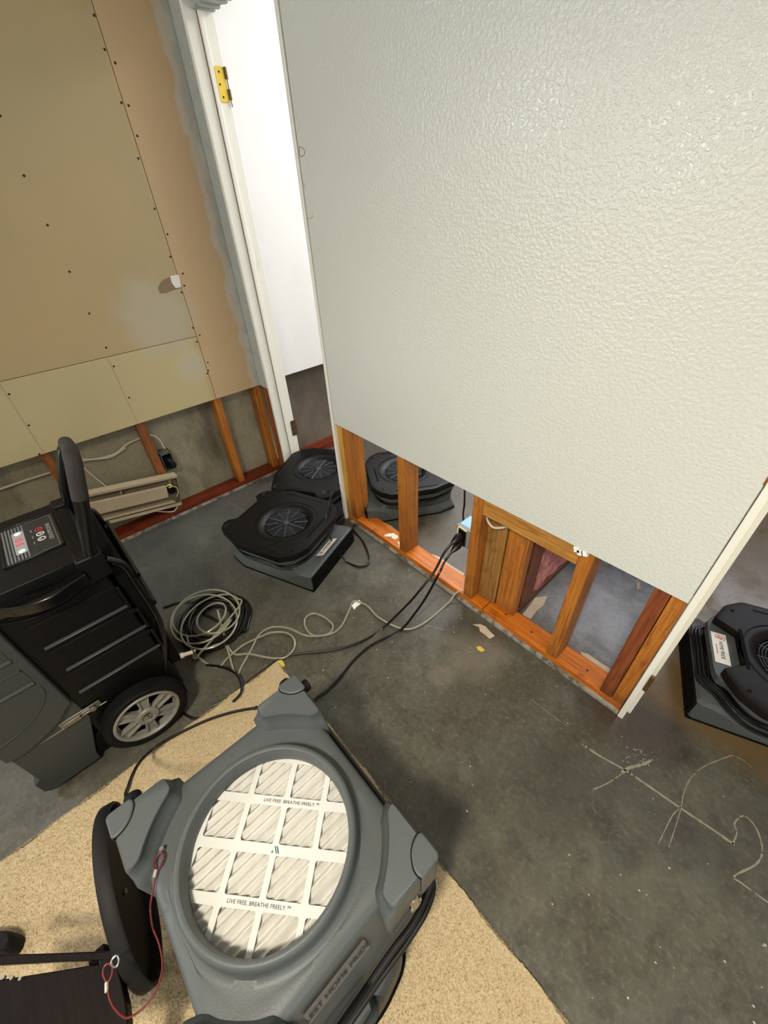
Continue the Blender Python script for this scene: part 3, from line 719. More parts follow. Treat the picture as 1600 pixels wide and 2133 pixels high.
lp1 = [(1.0224,-1.2220,0.4680),(1.0103,-1.2198,0.4680),(1.0023,-1.2128,0.4680),(1.0006,-1.2040,0.4680),(1.0104,-1.2019,0.4680),(1.0197,-1.2096,0.4680),(1.0243,-1.2200,0.4680)]
lp2 = [(1.0851,-1.3510,0.4000),(1.0713,-1.3531,0.4000),(1.0625,-1.3494,0.4000),(1.0634,-1.3426,0.4000),(1.0724,-1.3386,0.4000),(1.0817,-1.3417,0.4000),(1.0874,-1.3493,0.4000)]
bm = NB(); tube(bm, lp1, .0016, n=8); build('wire_loop', bm, REDC, RT)
bm = NB(); tube(bm, lp2, .0016, n=8); build('wire_loop', bm, REDC, RT)
a, b = [(1.0214,-1.2204,0.4690),(1.0303,-1.2268,0.4690)]; bm = NB(); cyl(bm, a, b, .003); build('crimp', bm, CRIMP, RT)
a, b = [(1.0851,-1.3510,0.4000),(1.0976,-1.3540,0.4000)]; bm = NB(); cyl(bm, a, b, .003); build('crimp', bm, CRIMP, RT)
a, = [(0.9978,-1.2011,0.4660)]; bm = NB(); cyl(bm, (a[0], a[1], .459), (a[0], a[1], .474), .004); build('eyelet', bm, STEEL, RT)
rg = [(1.0656,-1.3385,0.4000),(1.0616,-1.3343,0.4000),(1.0632,-1.3283,0.4000),(1.0718,-1.3274,0.4000),(1.0770,-1.3319,0.4000),(1.0736,-1.3373,0.4000)]; bm = NB(); tube(bm, rg, .0018, n=8, closed=True); build('split_ring', bm, STEEL, RT)

# ================================================================ dehumidifier
DH = tag(empty('dehumidifier', (.215, -1.28, 0)), 'black and grey wheeled dehumidifier with control panel and tube handle', 'dehumidifier')
bm = NB(); o = rpoly([(-1.052, .10), (-1.068, .742), (-1.10, .748), (-1.32, .748), (-1.32, .10)], .008, 3)
prism(bm, o, .048, .385, 0); build('main_body', bm, BLACKG if False else BLACKP, DH, bevel=.006, seg=3)
# ledges of the side recesses
for z, ya, yb in ((.545, -1.272, -1.066), (.441, -1.27, -1.054), (.338, -1.284, -1.052)):
    bm = NB(); prism(bm, [(.384, z), (.393, z - .003), (.393, z - .006), (.384, z - .010)], ya, yb, 1); build('side_ledge', bm, LEDGE, DH, bevel=.0012)
    bm = NB(); box(bm, .384, .3935, yb, yb + .008, z - .012, z + .075); build('side_rib', bm, BLACKP, DH, bevel=.002)
    bm = NB(); box(bm, .3845, .3875, ya, yb, z + .062, z + .080); build('side_rib', bm, BLACKP, DH, bevel=.001)
# bowed carrying lip
ao = [(0.4151,-1.1006,0.7200),(0.4225,-1.1162,0.7200),(0.4262,-1.1329,0.7200),(0.4364,-1.1556,0.7200),(0.4427,-1.1769,0.7200),(0.4404,-1.2062,0.7200),(0.4313,-1.2338,0.7200),(0.4153,-1.2602,0.7200),(0.4005,-1.2774,0.7200)]
ai = [(0.3742,-1.0988,0.7200),(0.3854,-1.1165,0.7200),(0.3971,-1.1328,0.7200),(0.4036,-1.1603,0.7200),(0.4000,-1.1905,0.7200),(0.3909,-1.2192,0.7200),(0.3726,-1.2464,0.7200),(0.3488,-1.2729,0.7200)]
ao = [(p[0], p[1]) for p in ao] + [(.392, -1.31)]; ai = [(p[0], p[1]) for p in ai] + [(.36, -1.31)]
bm = NB(); loft(bm, [[(x, y, z) for x, y in ao + ai[::-1]] for z in (.690, .716, .722)]); build('carrying_lip', bm, BLACKG, DH, bevel=.003)
bm = NB(); tube(bm, [(.386, -1.077, .691), (.387, -1.105, .666), (.387, -1.16, .644), (.387, -1.215, .644), (.387, -1.262, .653), (.387, -1.3, .674)], .003); build('lip_outline', bm, BLACKP, DH)
bm = NB(); box(bm, .355, .402, -1.108, -1.048, .675, .752); build('corner_block', bm, BLACKP, DH, bevel=.005)
bm = NB(); box(bm, .03, .078, -1.108, -1.048, .675, .752); build('corner_block', bm, BLACKP, DH, bevel=.005)
bm = NB(); box(bm, .046, .388, -1.32, -1.10, .744, .751); build('top_cover', bm, BLACKP, DH, bevel=.003)
# control panel
z = .7512
CP = build('control_panel', box(NB(), .105, .292, -1.238, -1.115, z - .001, z + .0012), PANELD, DH, smooth=False)
bm = NB()
for q in ((.100, .297, -1.243, -1.238), (.100, .297, -1.115, -1.110), (.100, .105, -1.243, -1.110), (.292, .297, -1.243, -1.110)): box(bm, q[0], q[1], q[2], q[3], z - .001, z + .004)
build('panel_rim', bm, BLACKG, CP, bevel=.0008)
bm = NB()
for k in range(7): box(bm, .110, .287, -1.234 + k * .0075, -1.2305 + k * .0075, z + .0012, z + .0016)
build('panel_stripe', bm, STRIPE, CP, smooth=False)
bm = NB()
for q in ((.109, .288, -1.1195, -1.1182), (.109, .1103, -1.18, -1.1182), (.2867, .288, -1.18, -1.1182)): box(bm, q[0], q[1], q[2], q[3], z + .0012, z + .0016)
build('panel_outline', bm, STRIPE, CP, smooth=False)
bm = NB(); prism(bm, rpoly([(.142, -1.213), (.258, -1.213), (.258, -1.186), (.142, -1.186)], .006), z + .0016, z + .0022); build('display', bm, DISPLAY, CP, smooth=False)
text('display_digits', '5 0', .024, (.2, -1.1995, z + .0025), pi, LEDR, CP, sx=1.25)
for x in (.153, .247):
    bm = NB(); lathe(bm, [(.0075, z + .0022), (.0075, z + .0028), (.0035, z + .0028), (.0035, z + .0022)], (x, -1.1995, 0), (0, 0, 1), 20); cyl(bm, (x, -1.1995, z + .0022), (x, -1.1995, z + .0026), .003, n=12); build('indicator', bm, LEDW, CP)
for x, c_, s_ in ((.170, REDINK, 'o'), (.1965, LABEL, 'v'), (.2235, LABEL, '^')):
    bm = NB(); lathe(bm, [(.0095, z + .0012), (.0095, z + .0020), (.0072, z + .0020), (.0072, z + .0012)], (x, -1.152, 0), (0, 0, 1), 24); bt = build('button', bm, c_, CP)
    text('button_mark', s_, .014, (x, -1.152, z + .0018), pi, c_, bt)
text('panel_text', 'DEHUMIDIFIER', .0145, (.200, -1.130, z + .0018), pi, LABELG, CP, sx=.95)
for x in (.165, .2, .232): text('panel_text', 'mode', .006, (x, -1.170, z + .0018), pi, LABELG, CP)
# handle
HD = NB()
hp = [(.385, -1.072, .70), (.385, -1.066, .76), (.383, -1.03, .88), (.380, -1.008, .955), (.372, -.998, .985), (.35, -.994, .995), (.30, -.991, .985), (.18, -.990, .953), (.10, -.990, .932), (.078, -.995, .915), (.07, -1.012, .885), (.068, -1.05, .79), (.068, -1.07, .70)]
tube(HD, hp, .0165, n=20, sm=6); hd = build('handle', HD, BLACKG, DH)
HG = NB(); tube(HG, [(.3825, -1.024, .90), (.380, -1.008, .955), (.372, -.998, .985), (.35, -.994, .995), (.30, -.991, .985), (.18, -.990, .953), (.10, -.990, .932)], .0178, n=20, sm=6); build('handle_grip', HG, GREYD if False else simple('foam_grip', '#241f1d', .8, bump=.4, bscale=300), hd)
bm = NB()
for x in (.385, .052):
    tube(bm, [(x - .008, -1.05, .71), (x - .008, -1.022, .67), (x - .008, -1.018, .60), (x - .008, -1.020, .42), (x - .008, -1.055, .28), (x - .008, -1.09, .20)], .010, n=12)
tube(bm, [(.385, -1.007, .5), (.052, -1.007, .5)], .009, n=10); tube(bm, [(.385, -1.006, .62), (.052, -1.006, .62)], .009, n=10)
build('rear_frame', bm, BLACKG, DH)
bm = box(NB(), .07, .372, -1.054, -1.022, .2, .70); build('rear_panel', bm, BLACKM, DH, bevel=.005)
# grey front shell
bm = NB()
prof_ = [(-1.309, .328), (-1.309, .705), (-1.34, .735), (-1.47, .735), (-1.502, .70), (-1.505, .25), (-1.47, .243), (-1.43, .252), (-1.39, .268), (-1.355, .286), (-1.33, .312)]
prism(bm, prof_, .036, .401, 0); build('front_shell', bm, GREYD, DH, bevel=.005, seg=3)
bm = NB()
for za in (.575, .474):
    bm = NB(); prism(bm, [(.400, za), (.407, za - .003), (.407, za - .007), (.400, za - .012)], -1.498, -1.332, 1); build('front_shell_ledge', bm, GREYD, DH, bevel=.0012)
    bm = NB(); box(bm, .4005, .4025, -1.498, -1.332, za + .05, za + .056); box(bm, .4005, .4025, -1.336, -1.332, za, za + .056); build('front_shell_rib', bm, GREYD, DH, bevel=.0006)
bm = NB(); tube(bm, [(.400, -1.331, .448), (.401, -1.334, .42), (.401, -1.349, .391), (.401, -1.383, .357), (.401, -1.43, .333), (.401, -1.482, .322), (.401, -1.50, .320)], .0035, n=10); build('shell_arc', bm, GREYD, DH)
# lower grey tank cover
bm = NB(); prof_ = [(-1.309, .33), (-1.305, .22), (-1.36, .055), (-1.362, .020), (-1.50, .016), (-1.516, .035), (-1.517, .085), (-1.50, .10), (-1.500, .245), (-1.40, .33)]
prism(bm, prof_, .042, .389, 0); build('water_tank_cover', bm, GREYD, DH, bevel=.003)
bm = NB(); box(bm, .05, .38, -1.40, -1.06, .03, .12); build('base_pan', bm, BLACKM, DH, bevel=.006)
bm = NB(); box(bm, .345, .375, -1.492, -1.462, .0, .018); build('rubber_foot', bm, LABELG, DH, bevel=.002)
bm = NB(); box(bm, .06, .09, -1.492, -1.462, .0, .018); build('rubber_foot', bm, LABELG, DH, bevel=.002)
bm = NB(); box(bm, .3885, .3915, -1.43, -1.315, .2365, .2385); box(bm, .389, .392, -1.372, -1.262, .240, .266); box(bm, .392, .400, -1.366, -1.318, .245, .261); box(bm, .392, .396, -1.318, -1.282, .248, .2505); box(bm, .392, .396, -1.318, -1.282, .258, .2605); cyl(bm, (.391, -1.284, .256), (.404, -1.284, .256), .009); cyl(bm, (.391, -1.27, .242), (.391, -1.25, .242), .002)
build('latch', bm, STEELD, DH, bevel=.0012)
# drain connector
bm = NB(); cyl(bm, (.36, -1.05, .215), (.36, -1.012, .20), .010); cyl(bm, (.36, -1.02, .204), (.36, -.985, .188), .007); build('drain_fitting', bm, WHITEC, DH)
# wheels
def wheel(x, s_):
    c = Vector((x, -1.186, .1245)); ax = Vector((s_, 0, 0))
    wh = empty('wheel', c - DH.location); wh.parent = DH
    bm = NB(); lathe(bm, [(.098, -.020), (.108, -.025), (.118, -.024), (.1235, -.018), (.1245, 0), (.1235, .018), (.118, .024), (.108, .025), (.098, .020)], c, ax, 96)
    for k in range(72):
        a = 2 * pi * k / 72
        for j, off in ((-.016, 0), (-.005, .5), (.006, 0), (.017, .5)):
            aa = a + off * 2 * pi / 72; d = Vector((0, cos(aa), sin(aa))); t = Vector((0, -sin(aa), cos(aa)))
            rr = .1228 if abs(j) > .012 else .1240
            obox(bm, c + d * rr + ax * j, t, ax, d, .0034, .0042, .0016)
    build('tyre', bm, RUBBER, wh, ang=30)
    bm = NB(); lathe(bm, [(.098, -.018), (.100, .020), (.097, .024), (.092, .0245), (.089, .021), (.0875, .014), (.0875, -.012), (.090, -.018)], c, ax, 72)
    lathe(bm, [(.0001, .0), (.034, .0), (.034, .020), (.031, .024), (.019, .0245), (.017, .017), (.0001, .017)], c, ax, 48, False)
    lathe(bm, [(.0875, -.004), (.082, -.002), (.082, .003), (.0875, .004)], c, ax, 60)
    for k in range(6):
        aa = radians(20) + k * pi / 3; d = Vector((0, cos(aa), sin(aa))); t = Vector((0, -sin(aa), cos(aa)))
        rings = []
        for r, w, h in ((.028, .013, .019), (.05, .0145, .018), (.088, .019, .016)):
            p = c + d * r
            rings.append([p + t * w + ax * 0, p + t * w + ax * h, p + t * (w * .62) + ax * h, p + t * (w * .5) + ax * (h - .006), p - t * (w * .5) + ax * (h - .006), p - t * (w * .62) + ax * h, p - t * w + ax * h, p - t * w + ax * 0])
        loft(bm, rings)
    build('rim', bm, WHEELG, wh, ang=30, bevel=.0008, seg=1)
    bm = NB(); lathe(bm, [(.0001, .017), (.010, .017), (.010, .022), (.005, .024), (.005, .029), (.0001, .030)], c, ax, 24, False); build('axle_nut', bm, STEEL, wh)
    bm = NB(); cyl(bm, c - ax * .012, c - ax * .006, .088, n=48); build('wheel_shade', bm, BLACKM, wh)
wheel(.418, 1); wheel(.012, -1)
bm = NB(); cyl(bm, (.012, -1.186, .1245), (.42, -1.186, .1245), .007); build('axle', bm, STEEL, DH)

# ================================================================ air movers
def make_fan(name, notch, topmat):
    root = empty(name)
    N = 120
    fx = .195
    out = [(-.285, -.13), (-.262, -.172), (-.12, -.226), (.12, -.226), (fx - .02, -.185), (fx + .015, -.12)]
    if notch: out += [(fx + .015, -.095), (.150, -.085), (.150, .085), (fx + .015, .095)]
    out += [(fx + .015, .12), (fx - .02, .185), (.12, .226), (-.12, .226), (-.262, .172), (-.285, .13), (-.276, .098), (-.245, .088), (-.245, -.088), (-.276, -.098)]
    RT_ = polar(rpoly(out, .011, 4), N)
    smooth_out = rpoly([(-.262, -.13), (-.24, -.165), (-.12, -.215), (.12, -.215), (fx - .03, -.175), (fx, -.11), (fx, .11), (fx - .03, .175), (.12, .215), (-.12, .215), (-.24, .165), (-.262, .13)], .03, 5)
    if notch: smooth_out = [(p[0] * (1.16 if p[0] > .1 and abs(p[1]) < .13 else 1), p[1]) for p in smooth_out]
    RG = polar(smooth_out, N)
    base = rpoly([(-.255, -.16), (-.16, -.192), (.252, -.192), (.252, .192), (-.16, .192), (-.255, .16)], .006, 4); RB = polar(base, N)
    def zf(x, y): t = min(1, max(0, (x - .04) / .19)); t = t * t * (3 - 2 * t); return .022 + .068 * t
    bm = NB()
    rings = [pring(RB, .006), pring(RB, 0, zf=zf)]
    rings.append([( (p[0] * .965 if p[0] > 0 else p[0] * .93), p[1] * .93, p[2] + .030 - .022 * min(1, max(0, (p[0] - .1) / .12))) for p in pring(RB, 0, zf=zf)])
    rings.append(pring(RG, .100, s=.95)); rings.append(pring(RG, .104, s=.88)); rings.append(pring(RG, .130, s=.88)); rings.append(pring(RG, .136, s=.985)); rings.append(pring(RG, .142, s=1.0)); rings.append(pring(RG, .170, s=1.0))
    loft(bm, rings); build('base_shell', bm, GREYF, root, world=False, ang=28)
    bm = NB(); prism(bm, [(p[0] * 1.012, p[1] * 1.012) for p in base], 0, .008); build('base_rim', bm, BLACKM, root, world=False)
    # outlet
    bm = NB(); prism(bm, rpoly([(-.186, .006), (.186, .006), (.186, .088), (-.186, .088)], .006), .2495, .2575, 0); ot = build('outlet', bm, BLACKM, root, world=False)
    bm = NB()
    for k in range(13): y = -.168 + k * .028; box(bm, .257, .2592, y - .0012, y + .0012, .008, .082)
    for zz in (.03, .056): box(bm, .2575, .2605, -.182, .182, zz - .001, zz + .001)
    build('outlet_grille', bm, BLACKP, ot, world=False)
    # top housing with inlet bowl
    bm = NB()
    rr = [pring(RT_, .168, add=-.012), pring(RT_, .166, add=-.004), pring(RT_, .169), pring(RT_, .197), pring(RT_, .2005, add=-.0015), pring(RT_, .202, add=-.005)]
    rr.append([(p[0] * .8 + q[0] * .2, p[1] * .8 + q[1] * .2, .202) for p, q in zip(pring(RT_, 0, add=-.01), pring([.15] * N, 0))])
    for r, z in ((.158, .202), (.151, .202), (.150, .1985), (.1475, .1985), (.146, .2015), (.138, .2025), (.128, .201), (.118, .196), (.110, .190), (.106, .186), (.104, .175)): rr.append(pring([r] * N, z))
    loft(bm, rr, True, False); th = build('top_housing', bm, topmat, root, world=False, ang=30)
    bm = NB(); cyl(bm, (0, 0, .165), (0, 0, .172), .104, n=48); build('impeller_cover', bm, BLACKM, th, world=False)
    bm = NB()
    for k in range(11): r = .012 + k * .0086; tube(bm, [(r * cos(a), r * sin(a), .190 - .003 * (r / .1) ** 2) for a in [2 * pi * i / 32 for i in range(32)]], .0011, n=5, closed=True, raw=True)
    for k in range(12):
        a = 2 * pi * k / 12; r0 = .012 if k % 2 == 0 else .04
        tube(bm, [(r0 * cos(a), r0 * sin(a), .191), (.104 * cos(a), .104 * sin(a), .188)], .0016, n=6, raw=True)
    cyl(bm, (0, 0, .188), (0, 0, .193), .012, n=20)
    build('inlet_grille', bm, WIREM, root, world=False)
    for (x, y) in ((-.235, -.145), (-.235, .145), (.155, -.165), (.155, .165)):
        if x > 0: 
            bm = NB(); cyl(bm, (x, y, .2015), (x, y, .2030), .006, n=12); build('housing_screw', bm, BLACKM, th, world=False); continue
        bm = NB(); lathe(bm, [(.026, .200), (.026, .2035), (.023, .2045), (.021, .2035), (.019, .2025), (.0001, .2025)], (x, y, 0), (0, 0, 1), 28, False); build('stacking_pad', bm, topmat, th, world=False)
    for s_ in (-1, 1):
        bm = NB(); box(bm, -.14, .09, s_ * .196 - .0022, s_ * .196 + .0022, .2015, .2045); build('housing_rib', bm, topmat, th, world=False, bevel=.001)
    if not notch:
        bm = NB(); box(bm, .160, .170, -.06, .085, .199, .2030); build('grip_slot', bm, BLACKM, th, world=False)
    else:
        bm = NB(); box(bm, .139, .150, -.082, .082, .160, .2026); build('grip_slot', bm, BLACKM, th, world=False)
    bm = NB()
    for k, (s_, z) in enumerate(((.935, .110), (.965, .118), (.94, .127)) + (((1.07, .112), (1.04, .124), (1.10, .106)) if notch else ())):
        P = [Vector(p) for p in pring(RG, z, s=s_)][::4]
        for q in P: q.z += .004 * sin(q.x * 20 + k)
        tube(bm, P, .0048, n=8, closed=True, sm=3)
    build('wrapped_cord', bm, CORD, root, world=False)
    return root
def fan_label(root, x, y, z, ang, w=.115, tilt=0.0, yflip=1):
    R3 = Matrix.Rotation(ang, 3, 'Z') @ Matrix.Rotation(tilt, 3, 'X')
    bm = NB(); obox(bm, (x, y, z), R3 @ Vector((1, 0, 0)), R3 @ Vector((0, 1, 0)), R3 @ Vector((0, 0, 1)), w / 2, .022, .0006)
    l = build('label', bm, LABEL, root, world=False, smooth=False)
    n_ = R3 @ Vector((0, 0, 1)); e = R3 @ Vector((1, 0, 0)); f_ = R3 @ Vector((0, 1, 0)); c = Vector((x, y, z)) + n_ * .0009
    text('label_text', 'HOME PRIDE', .0165, c + e * .008 - f_ * -.003, 0, INK, l, flat=1, M3=R3, sx=.8)
    text('label_text', 'RESTORATION', .006, c + e * .008 - f_ * .0115, 0, REDINK, l, flat=1, M3=R3)
    bm = NB()
    def pt(a, b): return c + e * a + f_ * b
    for a, b in (((-.054, -.012), (-.054, .012)), ((-.054, 0), (-.046, 0)), ((-.046, -.012), (-.046, .012)), ((-.043, -.012), (-.043, .010)), ((-.052, .013), (-.044, .018)), ((-.044, .018), (-.034, .011)), ((-.043, .010), (-.037, .006)), ((-.037, .006), (-.043, .0))):
        tube(bm, [pt(*a), pt(*b)], .0009, n=6, raw=True)
    build('label_emblem', bm, REDINK, l, world=False)
    return l
fan1 = make_fan('air_mover', False, FANTOP)
fan2 = dup_tree(fan1); fan3 = dup_tree(fan1)
fan1.location = (-.026, -.357, 0); fan1.rotation_euler = (0, 0, radians(22))
fan2.location = (-.322, .044, 0); fan2.rotation_euler = (0, 0, radians(122))
fan3.location = (.055, .37, 0); fan3.rotation_euler = (0, 0, radians(238.6))
fan_label(fan1, .222, -.002, .111, pi / 2, w=.128, tilt=-.42)
G4 = 'low black and grey air movers drying the floor'
tag(fan1, 'black and grey air mover nearest the camera between dehumidifier and stud wall', 'air mover', G4)
tag(fan2, 'black air mover standing in the doorway behind the nearer one', 'air mover', G4)
tag(fan3, 'black air mover on the back room floor seen through the leftmost stud gaps', 'air mover', G4)
fan4 = make_fan('air_mover', True, FANBROWN); fan4.location = (1.795, .43, 0); fan4.rotation_euler = (0, 0, radians(202))
fan_label(fan4, .198, .0, .1712, pi / 2, w=.13)
tag(fan4, 'brown-black air mover at the right edge beyond the painted jamb', 'air mover', G4)

# ================================================================ cords and hoses
def cord(name, pts, r, mat, label, cat, n=8, sm=10, parent=None):
    bm = NB(); tube(bm, pts, r, n=n, sm=sm); o = build(name, bm, mat, parent)
    return tag(o, label, cat)
# outlet box on the stud
OB = tag(empty('outlet_box', (.76, .06, .38)), 'light blue electrical outlet box fixed to the stud with two plugs in it', 'outlet box')
bm = NB(); box(bm, .722, .785, .030, .098, .300, .398); build('box_body', bm, BLUEBOX, OB, bevel=.003)
bm = NB(); box(bm, .716, .786, .018, .030, .302, .396); build('mud_ring', bm, LABELG, OB, bevel=.002)
bm = NB(); box(bm, .734, .768, .010, .019, .310, .388); build('receptacle', bm, BLACKP, OB, bevel=.002)
bm = NB(); tube(bm, [(.731, .014, .305), (.730, .012, .35), (.731, .014, .393), (.75, .012, .397), (.771, .014, .392)], .0035, n=7); build('foam_bead', bm, simple('cream_foam', '#d9cf9a', .9), OB)
# power cords with plugs
c1 = [(0.6538,-0.3379,0.0060),(0.6458,-0.4370,0.0060),(0.5992,-0.5497,0.0060),(0.4879,-0.7062,0.0060),(0.4760,-0.7970,0.0060),(0.4798,-0.9012,0.0060),(0.4812,-0.9695,0.0060),(0.4717,-1.0209,0.0060)]
def plug(parent, a, b):
    bm = NB(); a = Vector(a); b = Vector(b); d = (b - a)
    tube(bm, [a, a + d * .35, a + d * .7, b], .012, n=14, raw=True, rad=[.013, .0165, .012, .006]); build('plug', bm, CORD, parent)
def power(name, pts, label, pa, pb, r=.0048):
    rt = tag(empty(name, pts[0]), label, 'power cord')
    bm = NB(); tube(bm, pts, r, n=8, sm=10); build('cable', bm, CORD, rt); plug(rt, pa, pb)
    return rt
up1 = [(.748, -.045, .352), (.745, -.085, .325)] + [(0.7649,-0.1600,0.2950)] + [(0.7596,-0.2200,0.2482)] + [(0.7204,-0.2600,0.1481)]
power('power_cord', up1 + c1, 'black power cord from the upper plug of the outlet box to the coiled cable', (.75, .008, .366), (.748, -.045, .352))
up2 = [(.752, -.045, .310), (.752, -.085, .285)] + [(0.7848,-0.1500,0.3026)] + [(0.7746,-0.2000,0.2110)] + [(0.7544,-0.2400,0.1252)]
c2_ = [(0.7132,-0.2970,0.0060),(0.6902,-0.3974,0.0060),(0.6816,-0.4545,0.0060),(0.6880,-0.5341,0.0060),(0.7081,-0.6201,0.0060),(0.7151,-0.6811,0.0060),(0.7144,-0.7343,0.0060)]
power('power_cord', up2 + c2_ + [(.78, -.80, .018), (.80, -.84, .022), (.795, -.90, .02)], 'black power cord from the lower plug crossing the floor to the scrubber corner', (.752, .008, .328), (.752, -.045, .310))
c3 = [(0.6792,-0.8213,0.0190),(0.6201,-0.8786,0.0190),(0.5662,-0.9505,0.0190),(0.5221,-1.0387,0.0190),(0.4954,-1.1309,0.0190),(0.4912,-1.1985,0.0300),(0.5145,-1.2360,0.0600),(0.5737,-1.2552,0.1300),(0.6698,-1.2558,0.2400),(0.7683,-1.2428,0.3600),(0.8325,-1.2330,0.4400)]
cord('scrubber_cord', [(.77, -.905, .02)] + c3 + [(.868, -1.216, .474)], .0048, CORD, 'black cord curving over the beige carpet to the left corner of the scrubber', 'power cord')
# cord behind the wheel
c4 = [(0.4598,-1.0910,0.0060),(0.5036,-1.0348,0.0060),(0.5507,-0.9652,0.0060),(0.5877,-0.9086,0.0060)]
cord('extension_cord', [(.30, -1.18, .006), (.34, -1.13, .006)] + c4 + [(.60, -.90, .018), (.68, -.88, .018)], .0046, CORD, 'black cord passing behind the wheel onto the carpet', 'power cord')
# coiled black cable
def coil(name, cx, cy, r, turns, rad, mat, label, cat, jit, sx=1, sy=1, ang=0, ends=(), start=(), z0=.006, cp=(0, 0)):
    pts_ = list(start); K = 14
    for k in range(int(turns * K) + 1):
        a = 2 * pi * k / K + ang; t = k / K
        rr = r * (1 + jit * sin(t * 2.3 + 1) + jit * .6 * sin(a * .5 + t))
        ox = jit * r * 1.3 * sin(t * 1.7); oy = jit * r * 1.3 * cos(t * 2.9)
        pts_.append((cx + ox + sx * rr * cos(a), cy + oy + sy * rr * sin(a), z0 + rad * 1.6 * (t % 3) + rad * .5 * sin(a * 2)))
    return cord(name, pts_ + list(ends), rad, mat, label, cat, sm=4)
e_ = [(0.0012,-0.8788,0.0060),(-0.0585,-0.8816,0.0060),(-0.1033,-0.9314,0.0060),(-0.1222,-0.9901,0.0060)]
coil('coiled_cable', .115, -.855, .125, 9, .0052, CORD, 'pile of coiled black cable on the floor beside the dehumidifier wheel', 'cable', .14, 1.0, .92, .3, start=[(p[0], p[1], p[2]) for p in e_[::-1]])
lo = [(0.3157,-0.9647,0.0300),(0.3821,-0.9158,0.0300),(0.4507,-0.8956,0.0300),(0.5111,-0.9141,0.0300),(0.5260,-0.9555,0.0300)]
cord('cable_loop', lo, .0045, CORD, 'loose black cable loop falling from the coil towards the carpet', 'cable')
h1 = [(0.7359,0.0811,0.0050),(0.7588,-0.0622,0.0050),(0.7554,-0.2111,0.0050),(0.7163,-0.2860,0.0050),(0.6041,-0.3209,0.0050),(0.5186,-0.3162,0.0050),(0.4571,-0.3406,0.0050),(0.4798,-0.3862,0.0050),(0.5226,-0.4618,0.0050),(0.5242,-0.5187,0.0050),(0.4827,-0.5751,0.0050),(0.4252,-0.5799,0.0050),(0.3817,-0.5536,0.0050),(0.3883,-0.5101,0.0050),(0.4533,-0.4871,0.0050),(0.5028,-0.4928,0.0050),(0.5140,-0.5360,0.0050),(0.4656,-0.5996,0.0050),(0.3761,-0.6375,0.0050),(0.3191,-0.6860,0.0050),(0.3156,-0.7413,0.0050),(0.3533,-0.7948,0.0050),(0.3958,-0.8591,0.0050),(0.4142,-0.8988,0.0050)]
hz = []
for k, p in enumerate(h1): hz.append((p[0], p[1], .005 + (.006 if k in (17, 18) else 0)))
hz[0] = (.80, .03, .046); hz[1:1] = [(.765, .000, .044)]
coilp = []
for k in range(52):
    t = k / 13; a = 2 * pi * t + 1.2
    rr = .105 + .03 * sin(t * 2.1) ; coilp.append((.115 + .03 * sin(t * 3.1) + rr * 1.08 * cos(a), -.865 + .03 * cos(t * 2.3) + rr * 1.0 * sin(a), .045 + .006 * sin(a * 1.5) + .003 * t))
cord('drain_hose', hz + [(.27, -.87, .02), (.235, -.93, .03)] + coilp + [(.25, -.95, .04), (.30, -.985, .08), (.34, -.985, .16), (.358, -.975, .186)], .0042, HOSE, 'clear vinyl drain hose looped beside the dehumidifier and run to the stud wall', 'hose', sm=6)
h2 = [(0.3038,-0.8651,0.0080),(0.3731,-0.8151,0.0080),(0.4429,-0.7671,0.0080),(0.4859,-0.7223,0.0080),(0.4791,-0.6732,0.0080),(0.4364,-0.6462,0.0080),(0.3880,-0.6559,0.0080),(0.3452,-0.7002,0.0080),(0.3280,-0.7585,0.0080),(0.3175,-0.8187,0.0080),(0.3279,-0.8870,0.0080),(0.3346,-0.9406,0.0080)]
cord('hose_loop', [(.11, -.82, .05)] + h2 + [(.22, -.98, .02), (.14, -.97, .05)], .0042, HOSE, 'second length of clear vinyl hose looping out from the coil across bare concrete', 'hose')
# air mover cord loop
lp = [(-0.0651,0.0528,0.2250),(-0.0548,-0.0009,0.2250),(-0.0288,-0.0617,0.2250),(0.0184,-0.1211,0.2250),(0.0917,-0.1922,0.2250)] + [(0.1196,-0.2201,0.1600)] + [(0.1768,-0.2321,0.0900)] + [(0.2293,-0.2120,0.0070),(0.3042,-0.1928,0.0070),(0.3275,-0.1507,0.0070),(0.2918,-0.1107,0.0070),(0.1816,-0.0597,0.0070),(0.0830,-0.0385,0.0070)] + [(.06, -.02, .03)]
cord('mover_cord', lp, .0045, CORD, 'black cord hanging over the nearest air mover and looping on the floor', 'power cord')
lp = [(.52, .30, .75), (.53, .28, .55)] + [(0.5981,0.2200,0.3502),(0.5977,0.2200,0.2678),(0.6115,0.2200,0.2127)] + [(.74, .105, .39)]
cord('hanging_cord', lp, .0045, CORD, 'black cord hanging in the back room down to the blue outlet box', 'power cord')
cord('white_cable', [(.826, .05, .515 - .03), (.85, .03, .478), (.88, .03, .468), (.925, .055, .487)], .0045, WHITEC, 'short white electrical cable poking out under the blocking', 'cable')

